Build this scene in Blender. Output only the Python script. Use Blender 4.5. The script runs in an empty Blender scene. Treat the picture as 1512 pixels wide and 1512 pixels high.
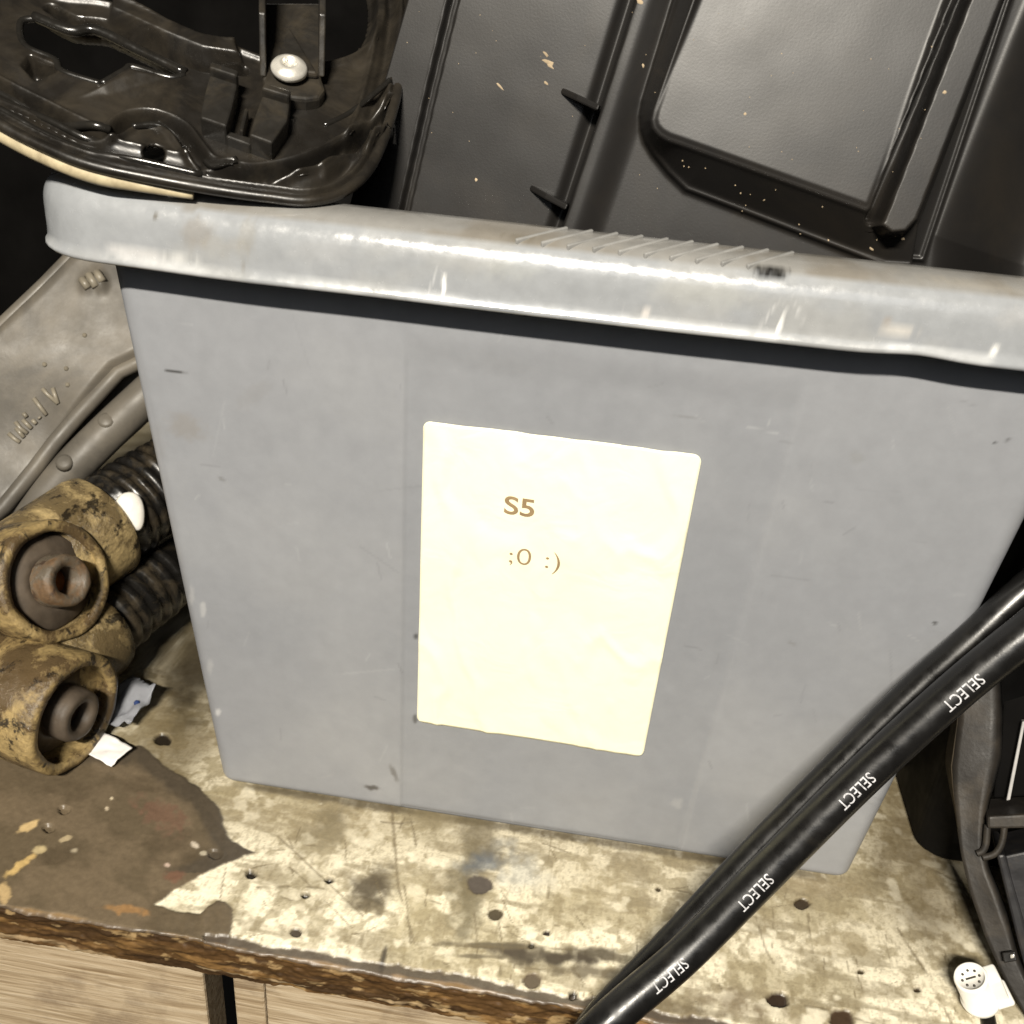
import bpy, bmesh, math, random
import numpy as np
from math import sin, cos, pi, radians
from mathutils import Vector, Matrix

random.seed(7)
S = bpy.context.scene
COL = S.collection

# ------------------------------------------------------------------ camera
F = 1447.5                                   # focal length in photo pixels (photo 1512 px square)
CAM = np.array([.01053, -.33998, .35792])
YAW, PIT, ROL = -.09062, .501, .08788
_fw = np.array([sin(YAW)*cos(PIT), cos(YAW)*cos(PIT), -sin(PIT)])
_r = np.array([cos(YAW), -sin(YAW), 0.])
_u = np.cross(_r, _fw)
AR, AU, AF = cos(ROL)*_r+sin(ROL)*_u, -sin(ROL)*_r+cos(ROL)*_u, _fw
cd = bpy.data.cameras.new('camera'); cam = bpy.data.objects.new('camera', cd); COL.objects.link(cam)
cam.matrix_world = Matrix(((AR[0], AU[0], -AF[0], CAM[0]), (AR[1], AU[1], -AF[1], CAM[1]), (AR[2], AU[2], -AF[2], CAM[2]), (0, 0, 0, 1)))
cd.sensor_width = 36; cd.lens = 36*F/1512; cd.clip_start = .01; cd.clip_end = 50
cd.dof.use_dof = True; cd.dof.focus_distance = .40; cd.dof.aperture_fstop = 20
S.camera = cam
S.render.resolution_x = S.render.resolution_y = 1024

# ------------------------------------------------------------------ light
w = bpy.data.worlds.new('World'); S.world = w; w.use_nodes = True
w.node_tree.nodes['Background'].inputs[0].default_value = (1, .95, .88, 1)
w.node_tree.nodes['Background'].inputs[1].default_value = .003
def area(name, loc, target, sx, sy, power, col):
    l = bpy.data.lights.new(name, 'AREA'); l.shape = 'RECTANGLE'; l.size = sx; l.size_y = sy; l.energy = power; l.color = col
    o = bpy.data.objects.new(name, l); COL.objects.link(o); o.location = loc
    o.rotation_euler = (Vector(target)-Vector(loc)).to_track_quat('-Z', 'Y').to_euler(); return o
area('workshop_tube_lamp', (-.10, -1.08, 1.06), (0, 0, .15), .30, .035, 42, (1, .93, .81))
area('fill_light', (.1, -1.5, .95), (0, 0, .15), 1.0, .7, 3.2, (.93, .96, 1))  # added soft fill, not a known lamp; lifts the shaded parts
S.view_settings.view_transform = 'Standard'; S.view_settings.look = 'None'
S.view_settings.exposure = 0; S.view_settings.gamma = 1; S.view_settings.use_curve_mapping = False

# ------------------------------------------------------------------ photo pixel -> place
def ray(x, y):
    d = AF+AR*(x-756)/F-AU*(y-756)/F
    return d/np.linalg.norm(d)
def hit(x, y, p, n):
    d = ray(x, y); p = np.asarray(p, float); n = np.asarray(n, float)
    return CAM+d*((p-CAM)@n)/(d@n)
def atz(x, y, z): return hit(x, y, (0, 0, z), (0, 0, 1))
def aty(x, y, v): return hit(x, y, (0, v, 0), (0, 1, 0))
def proj(X):
    d = np.asarray(X)-CAM; z = d@AF
    return np.stack([756+F*(d@AR)/z, 756-F*(d@AU)/z], -1)
def unit(v): v = np.asarray(v, float); return v/np.linalg.norm(v)

# ------------------------------------------------------------------ numpy helpers
def sstep(a, b, x):
    t = np.clip((x-a)/(b-a), 0, 1); return t*t*(3-2*t)
def _h(i, j, s):
    v = np.sin(i*127.1+j*311.7+s*74.7)*43758.5453; return v-np.floor(v)
def vnoise(x, y, s=0):
    i = np.floor(x); j = np.floor(y); fx = x-i; fy = y-j
    fx = fx*fx*(3-2*fx); fy = fy*fy*(3-2*fy)
    return (_h(i, j, s)*(1-fx)+_h(i+1, j, s)*fx)*(1-fy)+(_h(i, j+1, s)*(1-fx)+_h(i+1, j+1, s)*fx)*fy
def fbm(x, y, s=0, o=4):
    a = 0; k = .5
    for n in range(o): a = a+k*vnoise(x*2**n, y*2**n, s+n*3); k *= .5
    return a/(1-.5**o)
def sd_seg(P, poly, closed=False):
    poly = np.asarray(poly, float); n = len(poly); d = np.full(P.shape[:-1], 1e9)
    for k in range(n if closed else n-1):
        a = poly[k]; b = poly[(k+1) % n]; e = b-a
        q = P-a; t = np.clip((q@e)/(e@e+1e-18), 0, 1)
        d = np.minimum(d, np.linalg.norm(q-t[..., None]*e, axis=-1))
    return d
def sd_poly(P, poly):
    poly = np.asarray(poly, float); d = sd_seg(P, poly, True)
    ins = np.zeros(P.shape[:-1], bool); n = len(poly)
    for k in range(n):
        a = poly[k]; b = poly[(k+1) % n]
        c = ((a[1] > P[..., 1]) != (b[1] > P[..., 1]))
        with np.errstate(divide='ignore', invalid='ignore'):
            xx = (b[0]-a[0])*(P[..., 1]-a[1])/(b[1]-a[1])+a[0]
        ins ^= c & (P[..., 0] < xx)
    return np.where(ins, -d, d)
def smooth_line(pts, n=8, closed=False):
    pts = [np.asarray(p, float) for p in pts]; N = len(pts); out = []
    for k in range(N if closed else N-1):
        p0 = pts[(k-1) % N] if closed or k > 0 else pts[k]; p1 = pts[k]; p2 = pts[(k+1) % N]
        p3 = pts[(k+2) % N] if closed or k+2 < N else p2
        for i in range(n):
            t = i/n
            out.append(.5*((2*p1)+(p2-p0)*t+(2*p0-5*p1+4*p2-p3)*t*t+(3*p1-p0-3*p2+p3)*t**3))
    if not closed: out.append(pts[-1])
    return np.array(out)

# ------------------------------------------------------------------ object helpers
ORG = {}
def thing(name, loc, label=None, cat=None, group=None):
    o = bpy.data.objects.new(name, None); COL.objects.link(o); o.location = loc; o.empty_display_size = .02
    ORG[o] = np.asarray(loc, float)
    if label: o['label'] = label; o['category'] = cat
    if group: o['group'] = group
    return o
def mk(name, V, Fc, mat, parent=None, smooth=True, col=None, kind=None, label=None, cat=None, group=None, base=None):
    V = np.asarray(V, float)
    if parent is not None: org = ORG[parent]
    elif base is not None: org = np.asarray(base, float)
    else: org = np.zeros(3)
    me = bpy.data.meshes.new(name)
    if isinstance(Fc, np.ndarray):
        n = len(Fc); k = Fc.shape[1]
        me.vertices.add(len(V)); me.vertices.foreach_set('co', (V-org).astype(np.float32).ravel())
        me.loops.add(n*k); me.loops.foreach_set('vertex_index', Fc.astype(np.int32).ravel())
        me.polygons.add(n); me.polygons.foreach_set('loop_start', np.arange(0, n*k, k, dtype=np.int32))
        me.polygons.foreach_set('loop_total', np.full(n, k, np.int32)); me.update(calc_edges=True); me.validate()
    else:
        me.from_pydata((V-org).tolist(), [], [list(f) for f in Fc]); me.update()
    if smooth: me.polygons.foreach_set('use_smooth', np.ones(len(me.polygons), bool))
    if col is not None:
        a = me.color_attributes.new('Col', 'FLOAT_COLOR', 'POINT')
        c = np.ones((len(V), 4), np.float32); c[:, :3] = col; a.data.foreach_set('color', c.ravel())
    me.materials.append(mat)
    o = bpy.data.objects.new(name, me); COL.objects.link(o); o.parent = parent
    if parent is None: o.location = org
    ORG[o] = org
    if kind: o['kind'] = kind
    if label: o['label'] = label
    if cat: o['category'] = cat
    if group: o['group'] = group
    return o
def bevel(o, w, seg=2):
    m = o.modifiers.new('bevel', 'BEVEL'); m.width = w; m.segments = seg; m.limit_method = 'ANGLE'; m.angle_limit = radians(35); return o
def solid(o, t, off=-1):
    m = o.modifiers.new('solidify', 'SOLIDIFY'); m.thickness = t; m.offset = off; return o
def gridfaces(nu, nv, keep=None):
    i = np.arange(nu*nv).reshape(nu, nv)
    q = np.stack([i[:-1, :-1], i[1:, :-1], i[1:, 1:], i[:-1, 1:]], -1).reshape(-1, 4)
    if keep is not None:
        k = keep.reshape(-1); q = q[k[q].all(1)]
    return q
def compact(V, Q, *arrs):
    used = np.unique(Q); m = np.full(len(V), -1); m[used] = np.arange(len(used))
    return (V[used], m[Q])+tuple(a[used] for a in arrs)
def frame(n):
    n = unit(n); a = np.array([0, 0, 1.]) if abs(n[2]) < .9 else np.array([1., 0, 0])
    e = unit(np.cross(a, n)); return e, np.cross(n, e), n
def lathe_vf(profile, c, axis, n=48, close=False, wob=0, seed=0):
    e, f, a = frame(axis); c = np.asarray(c, float); V = []; Fc = []
    for (t, r) in profile:
        for k in range(n):
            th = 2*pi*k/n
            rr = r*(1+wob*(float(vnoise(np.array(3*cos(th)+t*150), np.array(3*sin(th)+7.), seed))-.5))
            V.append(c+a*t+rr*(cos(th)*e+sin(th)*f))
    m = len(profile)
    for j in range(m if close else m-1):
        for k in range(n):
            Fc.append((j*n+k, j*n+(k+1) % n, ((j+1) % m)*n+(k+1) % n, ((j+1) % m)*n+k))
    if not close:
        if profile[0][1] > 1e-6: Fc.append(tuple(range(n))[::-1])
        if profile[-1][1] > 1e-6: Fc.append(tuple((m-1)*n+k for k in range(n)))
    return np.array(V), Fc
def tube_vf(pts, rad, n=20, cap=True):
    pts = np.asarray(pts, float); m = len(pts); rad = np.broadcast_to(rad, (m,)); V = []; Fc = []
    T = np.gradient(pts, axis=0); T /= np.linalg.norm(T, axis=1)[:, None]
    e = frame(T[0])[0]
    for j in range(m):
        e = unit(e-T[j]*(e@T[j])); f = np.cross(T[j], e)
        for k in range(n):
            th = 2*pi*k/n; V.append(pts[j]+rad[j]*(cos(th)*e+sin(th)*f))
    for j in range(m-1):
        for k in range(n): Fc.append((j*n+k, j*n+(k+1) % n, (j+1)*n+(k+1) % n, (j+1)*n+k))
    if cap: Fc.append(tuple(range(n))[::-1]); Fc.append(tuple((m-1)*n+k for k in range(n)))
    return np.array(V), Fc
def prism_vf(P, n, h0, h1):
    """polygon of 3-D points P pushed from h0 to h1 along n"""
    P = np.asarray(P, float); n = unit(n); m = len(P)
    area2 = sum(np.cross(P[k]-P[0], P[(k+1) % m]-P[0]) for k in range(m))
    if area2@n < 0: P = P[::-1]
    V = np.concatenate([P+n*h0, P+n*h1])
    Fc = [tuple(range(m))[::-1], tuple(m+k for k in range(m))]+[(k, (k+1) % m, m+(k+1) % m, m+k) for k in range(m)]
    return V, Fc
def boxvf(c, ax, ay, az, sx, sy, sz):
    c = np.asarray(c, float); V = [c+ax*i*sx/2+ay*j*sy/2+az*k*sz/2 for i in(-1, 1) for j in(-1, 1) for k in(-1, 1)]
    return np.array(V), [(0, 1, 3, 2), (4, 6, 7, 5), (0, 4, 5, 1), (2, 3, 7, 6), (0, 2, 6, 4), (1, 5, 7, 3)]
def join(*vf):
    V = []; Fc = []; n = 0
    for v, f in vf:
        V.append(np.asarray(v)); Fc += [tuple(i+n for i in q) for q in f]; n += len(v)
    return np.concatenate(V), Fc

# ------------------------------------------------------------------ materials
def nodes(name):
    m = bpy.data.materials.new(name); m.use_nodes = True; nt = m.node_tree
    return m, nt, nt.nodes['Principled BSDF'], nt.links.new
def tex(nt, scale, detail=4, rough=.55, vec=None, dist=0):
    n = nt.nodes.new('ShaderNodeTexNoise'); n.inputs['Scale'].default_value = scale; n.inputs['Detail'].default_value = detail
    n.inputs['Roughness'].default_value = rough; n.inputs['Distortion'].default_value = dist
    if vec is None:
        tc = nt.nodes.get('TC') or nt.nodes.new('ShaderNodeTexCoord'); tc.name = 'TC'; vec = tc.outputs['Object']
    nt.links.new(vec, n.inputs['Vector']); return n
def ramp(nt, inp, stops):
    r = nt.nodes.new('ShaderNodeValToRGB'); e = r.color_ramp.elements
    while len(e) < len(stops): e.new(.5)
    for k, (p, c) in enumerate(stops):
        e[k].position = p; e[k].color = (c, c, c, 1) if not hasattr(c, '__len__') else (*c, 1)
    nt.links.new(inp, r.inputs[0]); return r.outputs[0]
def mix(nt, fac, a, b, mode='MIX'):
    n = nt.nodes.new('ShaderNodeMix'); n.data_type = 'RGBA'; n.blend_type = mode
    for sock, v in ((n.inputs[0], fac), (n.inputs[6], a), (n.inputs[7], b)):
        if hasattr(v, 'is_output'): nt.links.new(v, sock)
        elif hasattr(v, '__len__'): sock.default_value = (*v, 1)
        else: sock.default_value = v
    return n.outputs[2]
def bump(nt, b, inp, strength, dist=.0005, prev=None):
    n = nt.nodes.new('ShaderNodeBump'); n.inputs['Strength'].default_value = strength; n.inputs['Distance'].default_value = dist
    nt.links.new(inp, n.inputs['Height'])
    if prev is not None: nt.links.new(prev, n.inputs['Normal'])
    nt.links.new(n.outputs[0], b.inputs['Normal']); return n.outputs[0]

def m_plain(name, c, rough=.5, spec=.5, metal=0, var=.25, vs=120, grain=0, gs=900, dust=None, dustamt=.5, ds=60, rv=.1):
    m, nt, b, L = nodes(name)
    n1 = tex(nt, vs, 5)
    lo = tuple(x*(1-var) for x in c); hi = tuple(min(1, x*(1+var)) for x in c)
    cc = ramp(nt, n1.outputs[0], [(.3, lo), (.7, hi)])
    if dust:
        d1 = tex(nt, ds, 8, .65, dist=.6); cc = mix(nt, ramp(nt, d1.outputs[0], [(1-dustamt-.12, 0.), (1-dustamt+.2, 1.)]), cc, dust)
    L(cc, b.inputs['Base Color'])
    n2 = tex(nt, vs*2.3, 4); L(ramp(nt, n2.outputs[0], [(.3, max(0, rough-rv)), (.7, min(1, rough+rv))]), b.inputs['Roughness'])
    b.inputs['Specular IOR Level'].default_value = spec; b.inputs['Metallic'].default_value = metal
    if grain: bump(nt, b, tex(nt, gs, 3).outputs[0], grain, .0004)
    return m
def m_attr(name, rough=.5, spec=.5, var=.12, vs=200, grain=.1, gs=1500, metal=0, trans=0):
    m, nt, b, L = nodes(name)
    a = nt.nodes.new('ShaderNodeAttribute'); a.attribute_name = 'Col'
    v = ramp(nt, tex(nt, vs, 6, .6).outputs[0], [(.25, 1-var), (.75, 1+var)])
    L(mix(nt, 1., a.outputs['Color'], v, 'MULTIPLY'), b.inputs['Base Color'])
    L(ramp(nt, tex(nt, vs*1.7, 4).outputs[0], [(.3, rough-.1), (.7, rough+.1)]), b.inputs['Roughness'])
    b.inputs['Specular IOR Level'].default_value = spec; b.inputs['Metallic'].default_value = metal
    if trans: b.inputs['Subsurface Weight'].default_value = trans; b.inputs['Subsurface Radius'].default_value = (.004, .004, .004); b.inputs['Subsurface Scale'].default_value = 1
    if grain: bump(nt, b, tex(nt, gs, 3).outputs[0], grain, .0003)
    return m
def blob(P, c, rx, ry, ang=0, soft=.6, nz=.5, ns=.06, seed=0):
    """0..1 stain and shade mask at photo-located spots, edge broken up by noise"""
    q = P-np.asarray(c, float); a = radians(ang); x = (q[..., 0]*cos(a)+q[..., 1]*sin(a))/rx; y = (-q[..., 0]*sin(a)+q[..., 1]*cos(a))/ry
    d = np.sqrt(x*x+y*y)+nz*(fbm(P[..., 0]*ns, P[..., 1]*ns, seed)-.5)*2
    return 1-sstep(1-soft, 1+soft*.3, d)
def lerp(C, m, c): return C*(1-m[..., None])+np.asarray(c)*m[..., None]

# =================================================================== SETTING
M_shelf = m_attr('worn_shelf_board', rough=.46, spec=.45, var=.14, vs=420, grain=.18, gs=900)
EDGE = -.0865
xs = np.concatenate([np.arange(-.62, -.30, .02), np.arange(-.30, .25, .0007), np.arange(.25, .62, .02)])
ys = np.concatenate([np.arange(EDGE, .075, .0006), np.arange(.08, .46, .01)])
X, Y = np.meshgrid(xs, ys, indexing='ij'); Z = np.zeros_like(X)
P = proj(np.stack([X, Y, Z], -1))
px, py = P[..., 0], P[..., 1]
mm = np.stack([X, Y], -1)*1000
C = np.zeros(X.shape+(3,)); C[:] = (.84, .775, .60); C = lerp(C, sstep(.018, .075, Y-EDGE)*.6, (.44, .385, .27))  # light falloff painted in: bright front edge, browner toward the crate
n1 = fbm(mm[..., 0]*.05, mm[..., 1]*.05, 1, 5); n2 = fbm(mm[..., 0]*.16, mm[..., 1]*.16, 9, 5); n3 = fbm(mm[..., 0]*.5, mm[..., 1]*.5, 4, 4)
C = lerp(C, sstep(.47, .68, n1)*.7, (.33, .28, .17))
n7 = fbm(mm[..., 0]*.045+mm[..., 1]*.02, mm[..., 1]*.16, 19, 5)
C = lerp(C, sstep(.51, .63, n2)*.65, (.26, .215, .125)); C = lerp(C, sstep(.52, .66, n7)*.65, (.24, .20, .125))
C = lerp(C, sstep(.57, .70, n3)*.32, (.20, .16, .09))
n4 = fbm(mm[..., 0]*1.1, mm[..., 1]*1.1, 14, 3); n6 = fbm(mm[..., 0]*.9, mm[..., 1]*.28, 17, 4)
C = lerp(C, sstep(.58, .74, n4)*.30, (.17, .135, .075)); C = lerp(C, sstep(.58, .70, n6)*.3, (.22, .175, .10))
C = lerp(C, sstep(.60, .74, fbm(mm[..., 0]*.11, mm[..., 1]*.11, 31, 5))*.7, (.80, .74, .58))
# grime in front of the crate; grime and painted shadow beside it
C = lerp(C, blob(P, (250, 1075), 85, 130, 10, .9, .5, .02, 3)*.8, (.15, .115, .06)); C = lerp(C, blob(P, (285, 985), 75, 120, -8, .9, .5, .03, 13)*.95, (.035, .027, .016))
C = lerp(C, blob(P, (450, 1205), 170, 40, 8, .9, .6, .02, 5)*.45, (.24, .19, .10))
C = lerp(C, blob(P, (1360, 1260), 90, 180, -20, .9, .5, .02, 6)*.75, (.10, .075, .04))  # shadow right of the crate painted into the board colour
C = lerp(C, blob(P, (1180, 1300), 90, 22, 8, .9, .6, .03, 61)*.4, (.26, .2, .11))
# dark line along the foot of the crate: dirt and painted contact shadow
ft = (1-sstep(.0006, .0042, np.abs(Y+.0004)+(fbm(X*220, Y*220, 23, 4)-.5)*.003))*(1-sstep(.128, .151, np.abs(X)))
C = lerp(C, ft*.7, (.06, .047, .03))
# smears
for (c, rx, ry, an, k, cc) in [((690, 1310), 26, 95, 8, .85, (.13, .108, .06)), ((548, 1312), 40, 34, 0, .95, (.075, .058, .034)), ((714, 1270), 46, 24, -28, .8, (.085, .10, .12)), ((640, 1200), 60, 20, 8, .6, (.16, .13, .075)), ((710, 1228), 36, 30, 20, .75, (.13, .105, .06)), ((480, 1225), 40, 26, -30, .7, (.13, .105, .06)), ((445, 1310), 46, 40, 0, .45, (.24, .2, .12)),
        ((770, 1290), 45, 30, 20, .35, (.42, .46, .48)), ((760, 1408), 50, 15, 6, 1., (.06, .045, .03)), ((830, 1414), 70, 14, -2, 1., (.055, .042, .028)), ((880, 1408), 50, 10, 8, .9, (.07, .055, .035)), ((870, 1434), 90, 11, 3, .85, (.09, .07, .042)), ((720, 1396), 90, 5, 2, .9, (.10, .08, .05)), ((700, 1412), 50, 4, 2, .8, (.10, .08, .05)),
        ((880, 1310), 60, 40, 0, .35, (.36, .30, .18)), ((480, 1240), 50, 30, 0, .5, (.24, .2, .12)), ((640, 1225), 50, 26, 20, .5, (.22, .18, .1)),
        ((1040, 1395), 60, 40, 0, .3, (.36, .3, .19)), ((1090, 1480), 70, 22, 15, .6, (.15, .11, .065)), ((1230, 1395), 70, 30, 0, .35, (.34, .28, .17)), ((1000, 1490), 80, 20, 6, .7, (.12, .09, .05)), ((610, 1330), 40, 60, 0, .3, (.4, .34, .2))]:
    C = lerp(C, blob(P, c, rx, ry, an, .7, .7, .05, int(c[0]))*k, cc)
# scratches
H = np.zeros_like(X)
rs = np.random.RandomState(5)
sc = [((400, 1225), (470, 1290), (545, 1360), 1.5), ((578, 1185), (588, 1310), (612, 1392), 2.0), ((596, 1300), (604, 1360), (606, 1392), 1.6), ((814, 1228), (813, 1280), (810, 1325), 2.4), ((1325, 1370), (1370, 1440), (1410, 1520), 1.5),
      ((640, 1395), (720, 1398), (860, 1402), 1.8), ((365, 1235), (440, 1290), (520, 1370), 1.2), ((380, 1310), (440, 1308), (480, 1312), 1.6), ((1115, 1350), (1130, 1400), (1142, 1422), 1.6), ((1140, 1340), (1143, 1375), (1140, 1400), 1.2),
      ((1150, 1478), (1220, 1490), (1290, 1512), 1.6), ((700, 1340), (705, 1400), (698, 1450), 1.8), ((735, 1350), (742, 1400), (738, 1440), 1.2)]
for k in range(95):
    a = (rs.uniform(330, 1420), rs.uniform(1180, 1560)); an = rs.choice([rs.uniform(-.3, .5), rs.uniform(.9, 2.0)]); ln = rs.uniform(15, 90)
    b = (a[0]+cos(an)*ln, a[1]+sin(an)*ln); sc.append((a, ((a[0]+b[0])/2+rs.uniform(-4, 4), (a[1]+b[1])/2+rs.uniform(-4, 4)), b, rs.uniform(.6, 1.3)))
ok = (px > -60) & (px < 1560) & (py > 1000) & (py < 1600)
Pk = P[ok]; hk = np.zeros(len(Pk)); ck = C[ok]
for a, mid, b, wd in sc:
    bb = (Pk[:, 0] > min(a[0], b[0])-12) & (Pk[:, 0] < max(a[0], b[0])+12) & (Pk[:, 1] > min(a[1], b[1])-12) & (Pk[:, 1] < max(a[1], b[1])+12)
    if not bb.any(): continue
    d = sd_seg(Pk[bb], [a, mid, b])+(vnoise(Pk[bb][:, 0]*.12, Pk[bb][:, 1]*.12, 3)-.5)*1.6
    m = (1-sstep(wd*.4, wd*1.5, d))*.6*sstep(.25, .5, vnoise(Pk[bb][:, 0]*.05, Pk[bb][:, 1]*.05, int(a[0])))
    ck[bb] = lerp(ck[bb], m, (.13, .10, .055)); hk[bb] -= m*.0002
C[ok] = ck; H[ok] += hk
# holes and dents (shallow depressions; stains and the holes' inner shade painted in)
for (c, r, dep, cc) in [((709, 1306), 17, .0012, (.13, .105, .085)), ((487, 1299), 6, .006, (.02, .015, .01)), ((451, 1321), 6, .006, (.02, .015, .01)), ((371, 1290), 8, .006, (.02, .015, .01)), ((437, 1376), 8, .003, (.09, .07, .05)),
        ((731, 1349), 10, .0015, (.10, .075, .04)), ((808, 1377), 5, .003, (.03, .02, .015)), ((1185, 1333), 11, .003, (.06, .04, .02)), ((1148, 1474), 15, .005, (.05, .03, .018)), ((1243, 1503), 17, .003, (.09, .055, .032)), ((1271, 1434), 5, .003, (.08, .06, .03)),
        ((1355, 1461), 5, .003, (.06, .04, .02)), ((240, 1092), 11, .004, (.03, .022, .014)), ((785, 1395), 5, .003, (.06, .05, .03)), ((846, 1468), 6, .004, (.03, .02, .01)), ((785, 1447), 14, .002, (.16, .12, .08)),
        ((96, 1197), 8, .004, (.02, .015, .01)), ((72, 1224), 8, .004, (.02, .015, .01)), ((318, 1262), 9, .003, (.02, .015, .01)), ((972, 1313), 4, .002, (.08, .06, .03))]:
    m = blob(P, c, r*1.15, r*.85, 5, .18, .25, .12, int(c[0])); C = lerp(C, m, tuple(x*.6 for x in cc)); H -= m*dep*.45
    C = lerp(C, blob(P, (c[0], c[1]-2), r*1.7, r*1.3, 5, .6, .5, .1, int(c[1]))*.35*(1-m), (.18, .14, .08))
# dark brown coating still left on the board at the left end
film = [(-700, 900), (-200, 1050), (0, 1085), (60, 1110), (150, 1105), (205, 1100), (246, 1132), (290, 1160), (322, 1196), (336, 1232), (346, 1243), (376, 1262), (352, 1270), (330, 1277), (300, 1292), (262, 1312), (229, 1336), (262, 1345), (296, 1350), (306, 1338), (318, 1330), (332, 1331), (342, 1342), (343, 1360), (336, 1388), (330, 1420), (200, 1400), (-700, 1300)]
Pw = P+np.stack([fbm(px*.05, py*.05, 41)-.5, fbm(px*.05, py*.05, 43)-.5], -1)*9
df = sd_poly(Pw, film)
fm = 1-sstep(-1.5, 1.5, df)
fc = np.zeros_like(C); fc[:] = (.115, .088, .055)
fc = lerp(fc, sstep(.45, .62, fbm(px*.02, py*.02, 50, 5))*.6, (.165, .125, .08))
fc = lerp(fc, sstep(.5, .7, fbm(px*.012, py*.03, 55, 5))*.55, (.07, .052, .032))
fc = lerp(fc, (1-sstep(18, 34, -df+(fbm(px*.06, py*.06, 47)-.5)*16))*(py < 1290)*.8, (.062, .05, .036))
for (c, rx, ry, an, cc) in [((42, 1222), 20, 6, -28, (.62, .45, .22)), ((30, 1280), 24, 7, -35, (.6, .42, .17)), ((60, 1255), 10, 6, -20, (.5, .4, .22)), ((95, 1240), 10, 4, -20, (.45, .36, .22)), ((290, 1250), 7, 5, 30, (.6, .52, .42)), ((247, 1278), 5, 4, 0, (.55, .42, .34)), ((258, 1295), 16, 9, 0, (.16, .085, .055)),
        ((110, 1257), 7, 5, 0, (.4, .34, .24)), ((165, 1180), 3, 3, 0, (.7, .6, .42)), ((158, 1195), 3, 3, 0, (.6, .5, .36)), ((240, 1205), 45, 22, 30, (.15, .09, .06)), ((190, 1345), 34, 8, 8, (.30, .17, .07)), ((8, 1318), 10, 18, 0, (.5, .36, .18)), ((300, 1262), 6, 4, 0, (.45, .4, .3))]:
    fc = lerp(fc, blob(P, c, rx, ry, an, .5, .7, .12, int(c[0]+3))*.85, cc)
C = C*(1-fm[..., None])+fc*fm[..., None]
H += fm*.0006*(.7+.6*fbm(px*.08, py*.08, 71))+fm*(fbm(px*.05, py*.05, 73)-.5)*.0005
# splintered dark strip along the front edge
e = (Y-EDGE)*1000+(fbm(X*60, Y*60, 81, 5)-.5)*5
em = (1-sstep(3.0, 4.4, e+(fbm(X*300, Y*300, 83, 4)-.5)*3))*(px > 300)
C = lerp(C, em*.95, (.075, .058, .043)); H -= em*.0012
em2 = (1-sstep(-.6, .5, e))
H -= em2*.0006; C = lerp(C, em2*.5, (.30, .18, .07))
C = lerp(C, blob(P, (566, 1415), 5, 24, 12, .5, .3, .1)*.9, (.05, .04, .03))
H += (n3-.5)*.00012
# front face of the board continues the same sheet downward
nf = 34; TH = .0205
ext = []; extC = []
zz = np.linspace(0, TH, nf)[1:]
for j, dz in enumerate(zz):
    rough = (fbm(xs*90, np.full_like(xs, dz*260), 90, 5)-.5)
    yy = EDGE-.0006+rough*.0028+(fbm(xs*400, np.full_like(xs, dz*700), 92, 3)-.5)*.0012-(.0006 if j < 2 else 0)
    ext.append(np.stack([xs, yy, np.full_like(xs, -dz)+H[:, 0]*(1-j/nf)], -1))
    c = np.zeros((len(xs), 3)); c[:] = (.085, .046, .018)
    nn = fbm(xs*70, np.full_like(xs, dz*420), 95, 5); n5 = fbm(xs*28, np.full_like(xs, dz*330), 97, 5)
    c = lerp(c, sstep(.52, .68, nn)*.7, (.22, .125, .045)); c = lerp(c, sstep(.56, .7, n5)*.8, (.035, .02, .01))
    c = lerp(c, sstep(.64, .72, fbm(xs*120, np.full_like(xs, dz*300), 98, 4))*.6, (.42, .29, .14))
    if j > nf-9: c = lerp(c, sstep(.52, .64, fbm(xs*45, np.full_like(xs, dz*200), 99, 5))*.7, (.42, .31, .18))
    if j < 2: c = lerp(c, np.full(len(xs), .6), (.10, .08, .06))
    extC.append(c)
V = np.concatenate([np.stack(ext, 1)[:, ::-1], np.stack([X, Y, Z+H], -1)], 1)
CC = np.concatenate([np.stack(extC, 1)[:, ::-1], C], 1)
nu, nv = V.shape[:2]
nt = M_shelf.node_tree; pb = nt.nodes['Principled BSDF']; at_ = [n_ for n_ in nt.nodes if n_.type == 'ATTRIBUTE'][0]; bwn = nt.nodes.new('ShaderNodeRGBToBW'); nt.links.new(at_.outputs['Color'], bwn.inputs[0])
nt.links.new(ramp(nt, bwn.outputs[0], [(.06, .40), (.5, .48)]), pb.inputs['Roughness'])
shelf = mk('shelf', V.reshape(-1, 3), gridfaces(nu, nv), M_shelf, col=CC.reshape(-1, 3), kind='structure')

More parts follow.
